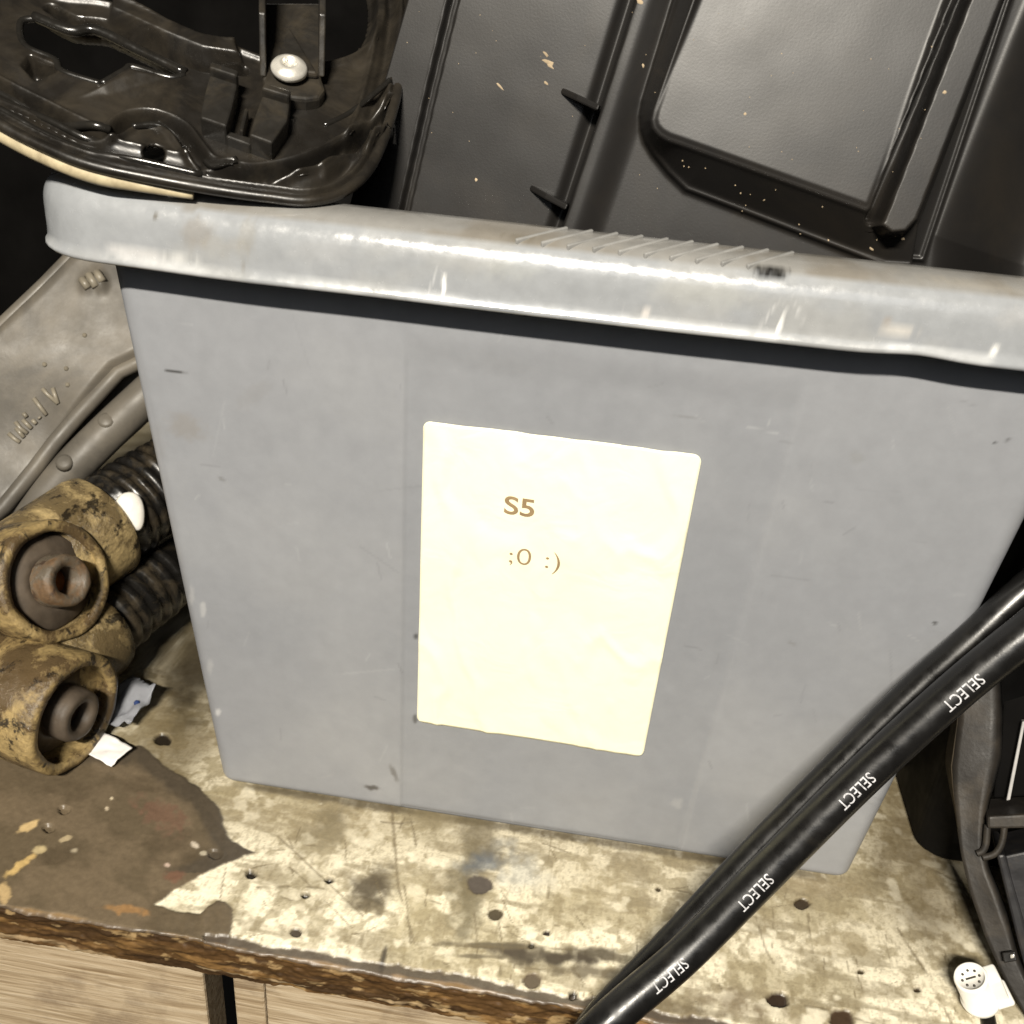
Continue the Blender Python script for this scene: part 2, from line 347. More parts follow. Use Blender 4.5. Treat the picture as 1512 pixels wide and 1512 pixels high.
# timber under the shelf board
m, nt, b, L = nodes('rough_sawn_wood')
tc = nt.nodes.new('ShaderNodeTexCoord'); tc.name = 'TC'; mp = nt.nodes.new('ShaderNodeMapping'); mp.inputs['Scale'].default_value = (3, 60, 60); L(tc.outputs['Object'], mp.inputs['Vector'])
g1 = tex(nt, 7, 8, .6, mp.outputs[0], .8); g2 = tex(nt, 40, 6, .6)
c1 = ramp(nt, g1.outputs[0], [(.3, (.22, .15, .08)), (.5, (.42, .325, .21)), (.68, (.56, .465, .33))])
c1 = mix(nt, ramp(nt, g2.outputs[0], [(.52, 0.), (.72, .7)]), c1, (.16, .11, .07))
L(c1, b.inputs['Base Color']); b.inputs['Roughness'].default_value = .7; bump(nt, b, g1.outputs[0], .5, .001); M_wood = m
def plank(x0, x1, y0, z0, z1, depth=.018):
    V, Fc = boxvf(((x0+x1)/2, y0+depth/2, (z0+z1)/2), np.array([1, 0, 0.]), np.array([0, 1, 0.]), np.array([0, 0, 1.]), x1-x0, depth, z1-z0)
    return bevel(mk('plank', V, Fc, M_wood, shelf, smooth=False), .0012)
pe = aty(297, 1450, EDGE)[0]
plank(-.60, pe, EDGE+.0022, -.105, -TH-.0003)
plank(aty(337, 1460, EDGE)[0], aty(386, 1470, EDGE)[0]-.0006, EDGE+.0045, -.105, -TH-.0003)
plank(aty(386, 1470, EDGE)[0]+.0004, .60, EDGE+.0030, -.105, -TH-.0003)
M_dark = m_plain('shade_black_board', (.0035, .0032, .003), .9, .08, var=.4, vs=20)  # near-black stands in for the deep shade behind things
V, Fc = boxvf((0, .47, .35), np.array([1, 0, 0.]), np.array([0, 1, 0.]), np.array([0, 0, 1.]), 1.6, .015, 1.3)
mk('back_wall', V, Fc, M_dark, kind='structure', smooth=False)
V, Fc = boxvf((0, EDGE+.10, -.065), np.array([1, 0, 0.]), np.array([0, 1, 0.]), np.array([0, 0, 1.]), 1.2, .02, .08)
mk('crossbeam', V, Fc, M_wood, shelf, smooth=False)

# =================================================================== CRATE
T = .0663; HS = .264; HZ = HS*cos(T); YT = -HS*sin(T); WB = .1522; DEP = .235; WT = WB+HS*sin(T); CR = .0065
crate = thing('storage_crate', (0, DEP/2, 0), 'grey plastic storage crate with a cream paper label marked S5 on its front', 'storage crate')
def rrect(hx, y0, y1, r, nx=420, ny=60, nc=10):
    """rounded rectangle, starts mid-left, runs front edge first (dense)"""
    pts = []
    for x in np.linspace(-hx+r, hx-r, nx): pts.append((x, y0))
    for k in range(1, nc): a = -pi/2+pi/2*k/nc; pts.append((hx-r+r*cos(a), y0+r+r*sin(a)))
    for y in np.linspace(y0+r, y1-r, ny): pts.append((hx, y))
    for k in range(1, nc): a = pi/2*k/nc; pts.append((hx-r+r*cos(a), y1-r+r*sin(a)))
    for x in np.linspace(hx-r, -hx+r, ny): pts.append((x, y1))
    for k in range(1, nc): a = pi/2+pi/2*k/nc; pts.append((-hx+r+r*cos(a), y1-r+r*sin(a)))
    for y in np.linspace(y1-r, y0+r, ny): pts.append((-hx, y))
    for k in range(1, nc): a = pi+pi/2*k/nc; pts.append((-hx+r+r*cos(a), y0+r+r*sin(a)))
    return np.array(pts)
def loft(rings, close=False):
    V = np.concatenate(rings); n = len(rings[0]); m = len(rings)
    i = np.arange(n*m).reshape(m, n); j = np.roll(i, -1, 1)
    a, b_ = (i, np.roll(i, -1, 0)) if close else (i[:-1], i[1:])
    c, d = (j, np.roll(j, -1, 0)) if close else (j[:-1], j[1:])
    return V, np.stack([a, c, d, b_], -1).reshape(-1, 4)
def wall_ring(z, off):
    t = z*math.tan(T); r = rrect(WB+t-off, -t+off, DEP+t-off, CR+.002*z/HZ-off*.6)
    return np.column_stack([r, np.full(len(r), z)])
nl = 290; rings = []
for z in np.linspace(.0, HZ+.018, nl):
    r = wall_ring(z, .0016*(1-min(1, z/.004))**2); front = (np.abs(r[:, 1]+z*math.tan(T)) < .001)
    xl = -.0615; xr = .0735+.06*(z-.05)*.25
    pan = sstep(xl-.0012, xl+.0012, r[:, 0])*(1-sstep(xr-.0015, xr+.0015, r[:, 0]))*(1-sstep(.232, .246, z+0*r[:, 0]))
    wave = (fbm(r[:, 0]*9+3, np.full(len(r), z*9), 12, 3)-.5)*.0016*sin(min(pi, pi*z/HZ))
    r[:, 1] += front*(pan*.00085+wave)
    rings.append(r)
rings[0][:, 2] = 0.0
for z in (HZ+.018, .2, .1, .004): rings.append(wall_ring(z, .0024))
V, Q = loft(rings)
n = len(rings[0])
PB = proj(V); base = np.zeros((len(V), 3)); base[:] = (.250, .258, .276)
base = lerp(base, sstep(.45, .7, fbm(V[:, 0]*14+9, V[:, 2]*14, 21, 4))*.4, (.31, .316, .328))
base = lerp(base, sstep(.46, .72, fbm(V[:, 0]*8+4, V[:, 2]*11+2, 25, 4))*.5, (.225, .234, .252))
pn = sstep(-.0627, -.0603, V[:, 0])*(1-sstep(-.0015, .0015, V[:, 0]-(.0735+.015*(V[:, 2]-.05))))*(1-sstep(.225, .246, V[:, 2]))*(V[:, 1] < .01)
base = lerp(base, pn*.5, (.226, .235, .253))
rsb = np.random.RandomState(11); fr0 = (V[:, 1] < .004) & (V[:, 2] < HZ); idx = np.where(fr0)[0]; Pf = PB[idx]; sub = base[idx]
for k in range(110):
    a = np.array((rsb.uniform(190, 1500), rsb.uniform(430, 1280))); an = rsb.choice([rsb.normal(1.5, .25), rsb.normal(.12, .2), rsb.uniform(0, 3)]); ln = rsb.choice([rsb.uniform(8, 30), rsb.uniform(30, 110)], p=[.75, .25])
    bq = a+ln*np.array((cos(an), sin(an))); bb = (Pf[:, 0] > min(a[0], bq[0])-6) & (Pf[:, 0] < max(a[0], bq[0])+6) & (Pf[:, 1] > min(a[1], bq[1])-6) & (Pf[:, 1] < max(a[1], bq[1])+6)
    if not bb.any(): continue
    mk_ = (1-sstep(.6, 2.2, sd_seg(Pf[bb], [a, bq])))*rsb.uniform(.06, .28)
    sub[bb] = lerp(sub[bb], mk_, (.42, .43, .44) if rsb.rand() < .55 else (.12, .12, .125))
base[idx] = sub
for (c, rx, ry, an, k, cc) in [((257, 549), 17, 2.6, 5, .9, (.035, .033, .03)), ((275, 630), 34, 22, 20, .4, (.215, .195, .17)), ((372, 585), 34, 16, -35, .2, (.20, .195, .19)), ((328, 708), 9, 3, 35, .6, (.16, .16, .16)), ((551, 1163), 15, 4.5, 8, .9, (.06, .055, .05)), ((582, 1142), 5, 15, -25, .7, (.10, .095, .09)),
        ((1380, 920), 5, 3, 10, .9, (.06, .06, .06)), ((1469, 653), 3, 3, 0, .8, (.05, .05, .05)), ((1488, 650), 6, 3, 0, .9, (.05, .05, .05)), ((1015, 616), 22, 2, 7, .4, (.16, .16, .16)), ((614, 940), 4, 5, 0, .8, (.05, .05, .05)), ((622, 920), 3, 4, 0, .8, (.05, .05, .05)), ((1000, 1185), 10, 9, 20, .3, (.42, .42, .42)), ((613, 1060), 4, 8, 0, .8, (.07, .07, .07)),
        ((225, 660), 22, 40, 15, .18, (.22, .21, .2)), ((1310, 1200), 20, 8, -55, .7, (.55, .55, .54)), ((1295, 1225), 14, 4, -60, .6, (.6, .6, .6)), ((300, 900), 5, 14, 0, .5, (.45, .45, .45)), ((322, 1052), 5, 6, 0, .6, (.55, .55, .55)), ((1290, 1165), 14, 5, -60, .6, (.12, .12, .12)), ((310, 985), 6, 12, 0, .35, (.42, .42, .42)), ((283, 880), 5, 16, 0, .4, (.42, .42, .42)),
        ((850, 1180), 60, 10, 8, .12, (.2, .2, .2)), ((1170, 950), 8, 3, 20, .5, (.18, .18, .18)), ((740, 540), 60, 18, 8, .10, (.2, .2, .2)), ((1265, 675), 10, 14, -20, .25, (.2, .2, .19)), ((450, 860), 60, 40, 0, .07, (.22, .22, .22))]:
    fr = (V[:, 1] < .03)
    base = lerp(base, blob(PB, c, rx, ry, an, .6, .45, .15, int(c[0]))*k*fr, cc)
M_crate = m_attr('grey_polypropylene', rough=.38, spec=.5, var=.06, vs=120, grain=.09, gs=1400)
# bottom closing fans
ci = len(V); V = np.concatenate([V, [[0, DEP/2, .0006], [0, DEP/2, .004]]]); base = np.concatenate([base, base[:2]])
last = (len(rings)-1)*n
tri = np.array([[ci, (k+1) % n, k] for k in range(n)]+[[ci+1, last+k, last+(k+1) % n] for k in range(n)])
Qall = [tuple(q) for q in Q.tolist()]+[tuple(t) for t in tri.tolist()]
mk('body', V, Qall, M_crate, crate, col=base)
# rim
prof = [(.0008, .0168), (.0140, .0160), (.0143, .0020), (.0141, -.0006), (.0150, -.0014), (.0163, -.0012), (.0170, -.0003), (.0168, .0006), (.0161, .0014), (.0159, .004), (.01585, .007), (.0158, .010), (.01572, .0118), (.0155, .0138), (.0150, .0157), (.01415, .0176), (.0129, .0193), (.0113, .0207), (.0092, .0218), (.0068, .0225), (.004, .0230), (.001, .0233), (-.0024, .0234), (-.0034, .0228), (-.0036, .018), (-.0010, .0172)]
rings = []; pp = []
for k, (o, z) in enumerate(prof):
    side = .0075*sstep(.004, .0135, np.array(o))
    r = rrect(WT+o+side, YT-o, DEP-YT+o, .013+max(o, 0)*.9+float(side)*.5, nx=520)
    sag = (fbm(r[:, 0]*7+1, r[:, 1]*7, 33, 3)-.5)*.0016
    zz = HZ+z+sag*(1 if o > .01 else .6)+(.0032 if z > .009 else .0012)*sstep(.11, .185, -r[:, 0])
    # edge nick on the lip of the front
    nick = np.exp(-((r[:, 0]-.105)/.012)**2)*(r[:, 1] < 0)*(.0012 if z < .002 else 0)
    rings.append(np.column_stack([r[:, 0], r[:, 1]+0*zz, zz+nick])); pp += [k]*len(r)
V, Q = loft(rings, close=True); PR = proj(V); pp = np.array(pp)
rc = np.zeros((len(V), 3)); rc[:] = (.275, .287, .302)
top = (pp >= 17)
rc = lerp(rc, top*.55, (.20, .182, .15))
rc = lerp(rc, top*sstep(.40, .62, fbm(V[:, 0]*40, V[:, 1]*60, 61, 5))*.65, (.17, .15, .12))
rc = lerp(rc, (~top)*sstep(.5, .72, fbm(V[:, 0]*30, V[:, 2]*50, 63, 5))*.35, (.33, .325, .305))
fr = (V[:, 1] < YT+.02)
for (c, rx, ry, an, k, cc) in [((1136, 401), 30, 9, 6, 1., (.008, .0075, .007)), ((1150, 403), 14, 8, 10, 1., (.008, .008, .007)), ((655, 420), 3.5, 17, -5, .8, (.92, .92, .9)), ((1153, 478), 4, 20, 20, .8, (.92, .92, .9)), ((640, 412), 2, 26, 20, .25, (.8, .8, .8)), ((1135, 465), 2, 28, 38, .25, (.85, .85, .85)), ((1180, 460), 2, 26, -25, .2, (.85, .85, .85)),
        ((290, 345), 26, 26, 10, .55, (.22, .205, .185)), ((365, 350), 14, 30, 10, .35, (.25, .235, .2)), ((330, 365), 50, 16, 8, .3, (.3, .28, .24)), ((132, 296), 5, 5, 0, .8, (.12, .09, .06)), ((132, 341), 4, 4, 0, .9, (.07, .05, .04)), ((229, 320), 4, 4, 0, .8, (.10, .09, .07)), ((275, 310), 14, 5, 0, .5, (.16, .14, .11)), ((380, 320), 5, 4, 0, .6, (.15, .13, .1)),
        ((130, 262), 40, 12, -10, .35, (.5, .45, .36)), ((770, 352), 36, 6, 6, .75, (.14, .125, .10)), ((1440, 420), 90, 8, 7, .3, (.3, .27, .22)), ((1325, 490), 28, 9, 10, .5, (.62, .58, .52)), ((1310, 472), 8, 5, 0, .5, (.3, .26, .22)), ((1470, 515), 10, 5, -40, .8, (.85, .85, .82)), ((200, 375), 60, 12, 8, .5, (.62, .61, .6)), ((260, 385), 40, 6, 6, .5, (.7, .7, .68)), ((920, 455), 4, 3, 0, .8, (.8, .8, .8)), ((955, 462), 7, 4, 0, .5, (.75, .7, .65)),
        ((1040, 430), 80, 18, 7, .2, (.42, .43, .40)), ((760, 395), 50, 22, 0, .25, (.38, .39, .37)), ((480, 370), 60, 20, 0, .2, (.4, .4, .4)), ((360, 395), 4, 12, 0, .5, (.2, .19, .17)), ((1500, 470), 30, 18, 0, .25, (.38, .37, .36))]:
    rc = lerp(rc, blob(PR, c, rx, ry, an, .6, .5, .12, int(c[0]+1))*k*fr, cc)
rc = lerp(rc, ((pp >= 4) & (pp <= 8))*.5*sstep(.35, .6, fbm(V[:, 0]*60, V[:, 2]*20, 65, 4)), (.52, .53, .535))
M_rim = m_attr('worn_grey_rim_plastic', rough=.20, spec=1.0, var=.10, vs=160, grain=.10, gs=900)
rim = mk('rim', V, Q, M_rim, crate, col=rc)
# diagonal grip ribs moulded on the rim top
M_rib = m_plain('rim_rib_plastic', (.24, .238, .23), .35, .5, var=.2)
for k in range(10):
    x0 = hit(762+k*38, 352+k*4.2, (0, YT-.012, 0), (0, 1, 0))[0]
    a = np.array([x0, YT-.0120, HZ+.0204]); b2 = np.array([x0+.015, YT+.0010, HZ+.0231])
    d = unit(b2-a); up = unit(np.array([0, -.25, 1.])-d*(np.array([0, -.25, 1.])@d)); sd = np.cross(d, up)
    Vb, Fb = boxvf((a+b2)/2, d, sd, up, np.linalg.norm(b2-a), .0012, .0021)
    bevel(mk('grip_rib', Vb, Fb, M_rib, rim), .0003)

# paper label
def face(x, s, off=0.): return np.array([x, -sin(T)*s-cos(T)*off, cos(T)*s-sin(T)*off])
LW, LH, LX, LS = .102, .1525, -.00352, .13643
m, nt, b, L = nodes('cream_paper_label')
nn = tex(nt, 55, 3, .5, dist=1.2)
L(ramp(nt, tex(nt, 30, 4).outputs[0], [(.3, (.90, .875, .64)), (.7, (.93, .91, .69))]), b.inputs['Base Color']); b.inputs['Roughness'].default_value = .42; b.inputs['Specular IOR Level'].default_value = .45
bump(nt, b, nn.outputs[0], .35, .0012); M_paper = m
gx = np.linspace(-1, 1, 90); gy = np.linspace(-1, 1, 130); V = []; rr = .0032
for i in gx:
    for j in gy:
        u, v = i*LW/2, j*LH/2
        du, dv = abs(u)-(LW/2-rr), abs(v)-(LH/2-rr)
        if du > 0 and dv > 0:
            k = math.hypot(du, dv)
            if k > rr: u = math.copysign(LW/2-rr+du*rr/k, u); v = math.copysign(LH/2-rr+dv*rr/k, v)
        V.append((u, v))
V = np.array(V)
cre = (fbm(V[:, 0]*26+5, V[:, 1]*14, 77, 3)-.5)
cre2 = np.abs(fbm(V[:, 0]*45+V[:, 1]*10, V[:, 1]*20, 79, 3)-.5)
hh = .00075+.0009*cre*(1-sstep(.9, 1, np.abs(V[:, 0])/(LW/2)))+.0007*np.maximum(0, .12-cre2)/.12
zl = cos(T)*(LS+V[:, 1]); xl = LX+V[:, 0]
wv = (fbm(xl*9+3, zl*9, 12, 3)-.5)*.0016*np.sin(np.minimum(pi, pi*zl/HZ))+.00085
lab_base = np.array([face(x, s, o) for x, s, o in zip(xl, LS+V[:, 1], hh)]); lab_base[:, 1] += wv
label = mk('paper_label', lab_base, gridfaces(90, 130), M_paper, crate); solid(label, .00035, 1)
def lsurf(u, v):
    x = LX+u; s = LS+v; z = cos(T)*s
    c_ = float(fbm(np.array(u*26+5), np.array(v*14), 77, 3))-.5; c2 = abs(float(fbm(np.array(u*45+v*10), np.array(v*20), 79, 3))-.5)
    p = face(x, s, .00075+.0009*c_+.0007*max(0, .12-c2)/.12+.00058)
    p[1] += (float(fbm(np.array(x*9+3), np.array(z*9), 12, 3))-.5)*.0016*sin(min(pi, pi*z/HZ))+.00085
    return p
def text_mesh(body, size, offset=0., space=1.):
    cu = bpy.data.curves.new('lettering', 'FONT'); cu.body = body; cu.size = size; cu.offset = offset; cu.space_character = space; cu.resolution_u = 6
    o = bpy.data.objects.new('lettering', cu); COL.objects.link(o)
    dg = bpy.context.evaluated_depsgraph_get(); me = bpy.data.meshes.new_from_object(o.evaluated_get(dg))
    bpy.data.objects.remove(o); bpy.data.curves.remove(cu)
    bm = bmesh.new(); bm.from_mesh(me); bpy.data.meshes.remove(me)
    return bm
M_ink = m_plain('faded_brown_ink', (.29, .205, .11), .6, .3, var=.12, vs=300)
fn = np.array([0, -cos(T), -sin(T)])
def lab_uv(x, y):
    p = hit(x, y, face(0, 0, -.0001), fn); return p[0]-LX, -(p[1]*sin(T))+p[2]*cos(T)-LS
def write_label(body, x0, y0, x1, y1, bold, space=1., sub=None):
    bm = text_mesh(body, .01, bold, space)
    for k in range(1, 8): bmesh.ops.bisect_plane(bm, geom=bm.verts[:]+bm.edges[:]+bm.faces[:], plane_co=(0, .008*k/8, 0), plane_no=(0, 1, 0))
    A = np.array([v.co[:2] for v in bm.verts]); lo, hi = A.min(0), A.max(0)
    ua, va = lab_uv(x0, y1); ub, vb = lab_uv(x1, y0+(x1-x0)*.12)
    A = (A-lo)/(hi-lo); U = ua+A[:, 0]*(ub-ua); Vv = va+A[:, 1]*(vb-va)
    V = np.array([lsurf(u, v) for u, v in zip(U, Vv)]); Fc = [[v.index for v in f.verts] for f in bm.faces]; bm.free()
    mk('lettering', V, Fc, M_ink, label, smooth=False)
write_label('S5', 744, 730, 791, 757, .00016)
write_label(';0 :)', 751, 806, 829, 837, -.00012, 1.05)

# =================================================================== ADDED BLACK SHEET THAT DARKENS THE GAPS IN THE CRATE
gx = np.linspace(-.150, .150, 120); gy = np.linspace(.004, .225, 100); UU, VV = np.meshgrid(gx, gy, indexing='ij')
hz = .196+.022*fbm(UU*14, VV*14, 5, 4)+.006*np.sin(UU*160)*sstep(.5, .6, fbm(UU*9, VV*9, 8))+.066*sstep(.125, .215, VV)+.050*sstep(.10, .148, UU)*(1-sstep(.125, .215, VV))*sstep(.03, .06, VV)
lin = thing('gap_dark_sheet', (0, .11, .004), 'added black sheet that keeps the gaps inside the crate dark', 'plastic sheet')
M_lin = m_plain('shade_black_sheet', (.004, .0038, .0035), .8, .15, var=.3, vs=60, grain=.2)  # near-black, deep shade put into the colour
solid(mk('added_sheet', np.stack([UU, VV, hz], -1).reshape(-1, 3), gridfaces(120, 100), M_lin, lin), .0025, -1)

# =================================================================== BLACK TRAY (right, standing in the crate)
M_tray = m_plain('dusty_black_plastic', (.0125, .0116, .011), .40, .34, var=.12, vs=25, grain=.05, gs=1300, dust=(.021, .0178, .0142), dustamt=.40, ds=18, rv=.03)
tn = unit((-.06, -cos(radians(9)), sin(radians(9)))); tp = hit(1000, 365, (0, YT+.036, 0), (0, 1, 0))
def tpx(x, y): return hit(x, y, tp, tn)
O3 = tpx(960, 215); tv = unit(tpx(1010, 80)-tpx(960, 215)); tu = unit(np.cross(tv, tn)); 
if tu[0] < 0: tu = -tu
def t2(x, y): q = tpx(x, y)-O3; return np.array([q@tu, q@tv])
def t2l(l): return np.array([t2(*p) for p in l])
NU, NV = 500, 420
v0, v1 = t2(760, 470)[1], t2(1010, -330)[1]
vs_ = np.linspace(v0, v1, NV); la, lb = t2(617, -60), t2(507, 330)
left = la[0]+(vs_-la[1])*(lb[0]-la[0])/(lb[1]-la[1]); right = t2(1740, 100)[0]
s_ = np.linspace(0, 1, NU)
UU = left[None, :]*(1-s_[:, None])+right*s_[:, None]; VV = np.broadcast_to(vs_[None, :], UU.shape)
G = np.stack([UU, VV], -1); h = np.zeros(UU.shape); mmu = .001
# outer flange + groove
g1 = sd_seg(G, t2l([(700, -140), (668, 0), (632, 150), (594, 320), (575, 400)]))
side1 = UU-np.interp(VV, t2l([(575, 400), (594, 320), (632, 150), (668, 0), (740, -330)])[:, 1], t2l([(575, 400), (594, 320), (632, 150), (668, 0), (740, -330)])[:, 0])
h += -.0050*(1-sstep(.0010, .0024, g1))-.0015*(1-sstep(-.003, .0, side1))
# rib step: right side stands 8 mm above the flat panel
rl = t2l([(800, 420), (838, 312), (886, 165), (938, 0), (1045, -330)])
sr = UU-np.interp(VV, rl[:, 1], rl[:, 0])
h += .0085*sstep(-.0003, .0012, sr)-.0045*sstep(.004, .016, sr)
h -= .0030*np.exp(-(sr/.0022+1.0)**2)
# stepped pad
pad = t2l([(1080, -400), (1030, -5), (966, 168), (963, 182), (966, 195), (975, 205), (987, 212), (1002, 217), (1266, 311), (1276, 303), (1393, 0), (1553, -400)])
ledge = t2l([(1040, -420), (996, 0), (950, 150), (946, 172), (947, 192), (953, 211), (965, 231), (986, 257), (1012, 282), (1300, 392), (1400, 400), (1640, -300), (1640, -420)])
ins = sd_poly(G, ledge); gro = sd_poly(G, pad)
q = np.clip(gro/np.maximum(gro-ins, 1e-5), 0, 1); q = np.where(ins > 0, 1, q)
h += .0150*(1-q)+.0007*np.exp(-((gro+.0006)/.0008)**2)+.0016*np.exp(-((ins+.0008)/.0010)**2)
h -= .075*(VV-t2(1100, 120)[1])*(1-sstep(-.003, .0005, gro))
# second bar beside the pad
bar = t2l([(1417, 0), (1291, 308), (1284, 326), (1300, 339), (1320, 337), (1336, 320), (1463, 0), (1630, -420), (1589, -420)])
bd = sd_poly(G, bar); mb_ = 1-sstep(-.0006, .0024, bd); h = h*(1-mb_)+mb_*(.0190-.075*(VV-t2(1100, 120)[1]))
gl = sd_seg(G, t2l([(1279, 318), (1405, 0), (1571, -420)])); h -= .0110*(1-sstep(.0012, .0030, gl))
# dark channel to the right of the bar, then the next panel
rr_ = t2l([(1340, 420), (1346, 330), (1472, 0), (1640, -420)]); o = np.argsort(rr_[:, 1]); sr2 = UU-np.interp(VV, rr_[o, 1], rr_[o, 0])
h += -.044*sstep(-.0005, .007, sr2)+.032*sstep(.016, .044, sr2)
# front lower skirt under the ledge
h += (fbm(UU*25, VV*25, 3, 3)-.5)*.0005
V = (O3+UU[..., None]*tu+VV[..., None]*tv+h[..., None]*tn).reshape(-1, 3)
zr = HZ+.0234
keep = ~((V[:, 2] < zr+.004) & (V[:, 0] > .1605)) & (V[:, 2] > zr-.045) & ~((V[:, 2] < zr+.003) & (V[:, 1] < YT+.0060))
Vc, Qc = compact(V, gridfaces(NU, NV, keep))
tray = thing('plastic_tray', tpx(900, 380), 'large black moulded plastic tray with a raised rounded pad, standing upright in the crate', 'plastic tray')
solid(mk('shell', Vc, Qc, M_tray, tray), .0025, -1)
for c in ((862, 149), (816, 292)):
    a, b2, c2 = tpx(c[0]-34, c[1]-16), tpx(c[0]+26, c[1]+13), tpx(c[0]+8, c[1]-22)
    d = unit(b2-a); nrm = unit(np.cross(tn, d))
    tri = [a+tn*.0002, b2+tn*.0004-d*.0005, b2+tn*.0105, a+d*(np.linalg.norm(b2-a)*.45)+tn*.0062]
    V_, F_ = prism_vf(tri, nrm, -.0011, .0011)
    bevel(mk('gusset', V_, F_, M_tray, tray, smooth=False), .0006)
# flecks of dry dirt on the tray
M_fleck = m_plain('dry_dirt_flecks', (.38, .30, .20), .9, .2, var=.3)
vf = []; rs = np.random.RandomState(3)
spots = [(810, 92, 9, 3), (806, 80, 5, 2), (812, 97, 6, 2), (738, 127, 7, 2), (806, 122, 4, 2), (1395, 136, 2.5, 2), (1287, 368, 4, 2), (1100, 168, 2, 2), (703, 265, 2.5, 2), (1333, 353, 3, 2), (950, 97, 3, 2), (945, 2, 5, 3)]+[(rs.uniform(1000, 1330), 0, rs.uniform(.6, 2.), 1) for k in range(16)]+[(rs.uniform(560, 1400), rs.uniform(0, 300), rs.uniform(.4, 1.), .6) for k in range(40)]
from mathutils.bvhtree import BVHTree
bvh = BVHTree.FromPolygons(Vc.tolist(), Qc.tolist())
for (x, y, a, b2) in spots:
    if y == 0 and x > 990 and a < 3: y = 225+(x-1000)*.36+rs.uniform(0, 55)
    q = bvh.ray_cast(Vector(CAM), Vector(ray(x, y)))
    if q[0] is None: continue
    c = np.array(q[0]); nn_ = np.array(q[1]); nn_ = nn_ if nn_@ray(x, y) < 0 else -nn_
    e1, e2, _ = frame(nn_); an = rs.uniform(0, pi) if a < 4 else -.5+rs.uniform(-.2, .2); k = .00027
    e1, e2 = e1*cos(an)+e2*sin(an), -e1*sin(an)+e2*cos(an)
    m_ = 7; ring = [c+e1*cos(2*pi*i/m_)*a*k*rs.uniform(.6, 1.2)+e2*sin(2*pi*i/m_)*b2*k*rs.uniform(.6, 1.2) for i in range(m_)]
    vf.append((np.array(ring+[c+nn_*.0004]), [(i, (i+1) % m_, m_) for i in range(m_)]))
V_, F_ = join(*vf); mk('dirt_flecks', V_, F_, M_fleck, tray, kind='stuff')

# =================================================================== ROUND BLACK COVER (left, resting on the crate's corner)
M_cov = m_plain('oily_black_plastic', (.011, .0096, .008), .33, .5, var=.3, vs=60, grain=.10, gs=900, dust=(.036, .030, .022), dustamt=.44, ds=45, rv=.12)
cn = unit((.20, -.50, .84)); cp = atz(100, 235, zr+.0095)
def cpx(x, y): return hit(x, y, cp, cn)
CO = cpx(250, 150); cu_ = unit(np.cross(np.array([0, 1., .2]), cn)); cv_ = np.cross(cn, cu_)
if cu_[0] < 0: cu_ = -cu_; 
if cv_@AU < 0: cv_ = -cv_
def c2(x, y): q = cpx(x, y)-CO; return np.array([q@cu_, q@cv_])
def c2l(l, n=0): 
    a = np.array([c2(*p) for p in l]); return smooth_line(a, n) if n else a
outl = [(-110, 95), (-50, 150), (0, 184), (60, 215), (130, 243), (220, 263), (320, 281), (400, 292), (455, 297), (505, 285), (543, 252), (568, 200), (588, 130), (600, 60), (600, -10), (560, -75), (470, -120), (300, -150), (120, -140), (-30, -90), (-120, -10), (-140, 50)]
O2 = smooth_line(c2l(outl), 8, True)
lo, hi = O2.min(0), O2.max(0); st = .00055
us = np.arange(lo[0], hi[0]+st, st); vs2 = np.arange(lo[1], hi[1]+st, st)
UU, VV = np.meshgrid(us, vs2, indexing='ij'); G = np.stack([UU, VV], -1)
do = sd_poly(G, O2); h = np.zeros(UU.shape)
def ridge(l, w, ht, n=5): 
    d = sd_seg(G, c2l(l, n)); return ht*(1-sstep(0, w, d))
# rolled outer edge and ridge
h += .0028*np.exp(-((do+.0030)/.0012)**2)-.0026*np.exp(-((do+.0070)/.0018)**2)+.0016*np.exp(-((do+.0115)/.0010)**2)
# winding channel
ch = c2l([(-90, 80), (-20, 122), (60, 162), (135, 198), (166, 199), (192, 180), (226, 176), (262, 192), (285, 222), (308, 244), (360, 257), (420, 252), (480, 232), (540, 197), (596, 150)], 6)
dc = sd_seg(G, ch); h += -.0065*(1-sstep(.0014, .0028, dc))+.0018*np.exp(-((dc-.0038)/.0009)**2)
# opening window and its raised upper edge
win = c2l([(30, 32), (52, 28), (104, 48), (140, 48), (272, 108), (250, 112), (196, 96), (184, 102), (150, 122), (92, 104), (80, 86), (36, 66)])
dw = sd_poly(G, win); h += -.002*(1-sstep(-.0012, .0008, dw))

pit = sd_poly(G, c2l([(34, 96), (44, 84), (76, 96), (80, 104), (52, 116)])); h += -.008*(1-sstep(-.001, .001, pit))
# triangular fold between window and clip
fold = sd_poly(G, c2l([(110, 145), (150, 122), (190, 98), (250, 114), (160, 140)])); h += .0022*(1-sstep(-.004, .0004, fold))
# raised lip bar above the window
bar = sd_poly(G, c2l([(168, 14), (182, 12), (250, 45), (300, 65), (348, 74), (356, 96), (300, 88), (245, 66), (165, 30)])); h += .0050*(1-sstep(-.001, .0012, bar))
gap = c2l([(75, 12), (110, 30), (165, 38), (245, 76), (300, 98), (358, 104)], 4); h -= .006*(1-sstep(.0008, .0026, sd_seg(G, gap)))
# round central bowl
bowl = sd_poly(G, smooth_line(c2l([(80, -10), (165, 4), (250, 38), (350, 70), (420, 92), (480, 92), (530, 74), (560, 30), (550, -40), (470, -90), (300, -120), (140, -100), (70, -60)]), 6, True))
h += -.006*(1-sstep(-.004, .0004, bowl)); h += .0016*np.exp(-((bowl-.0015)/.0012)**2)
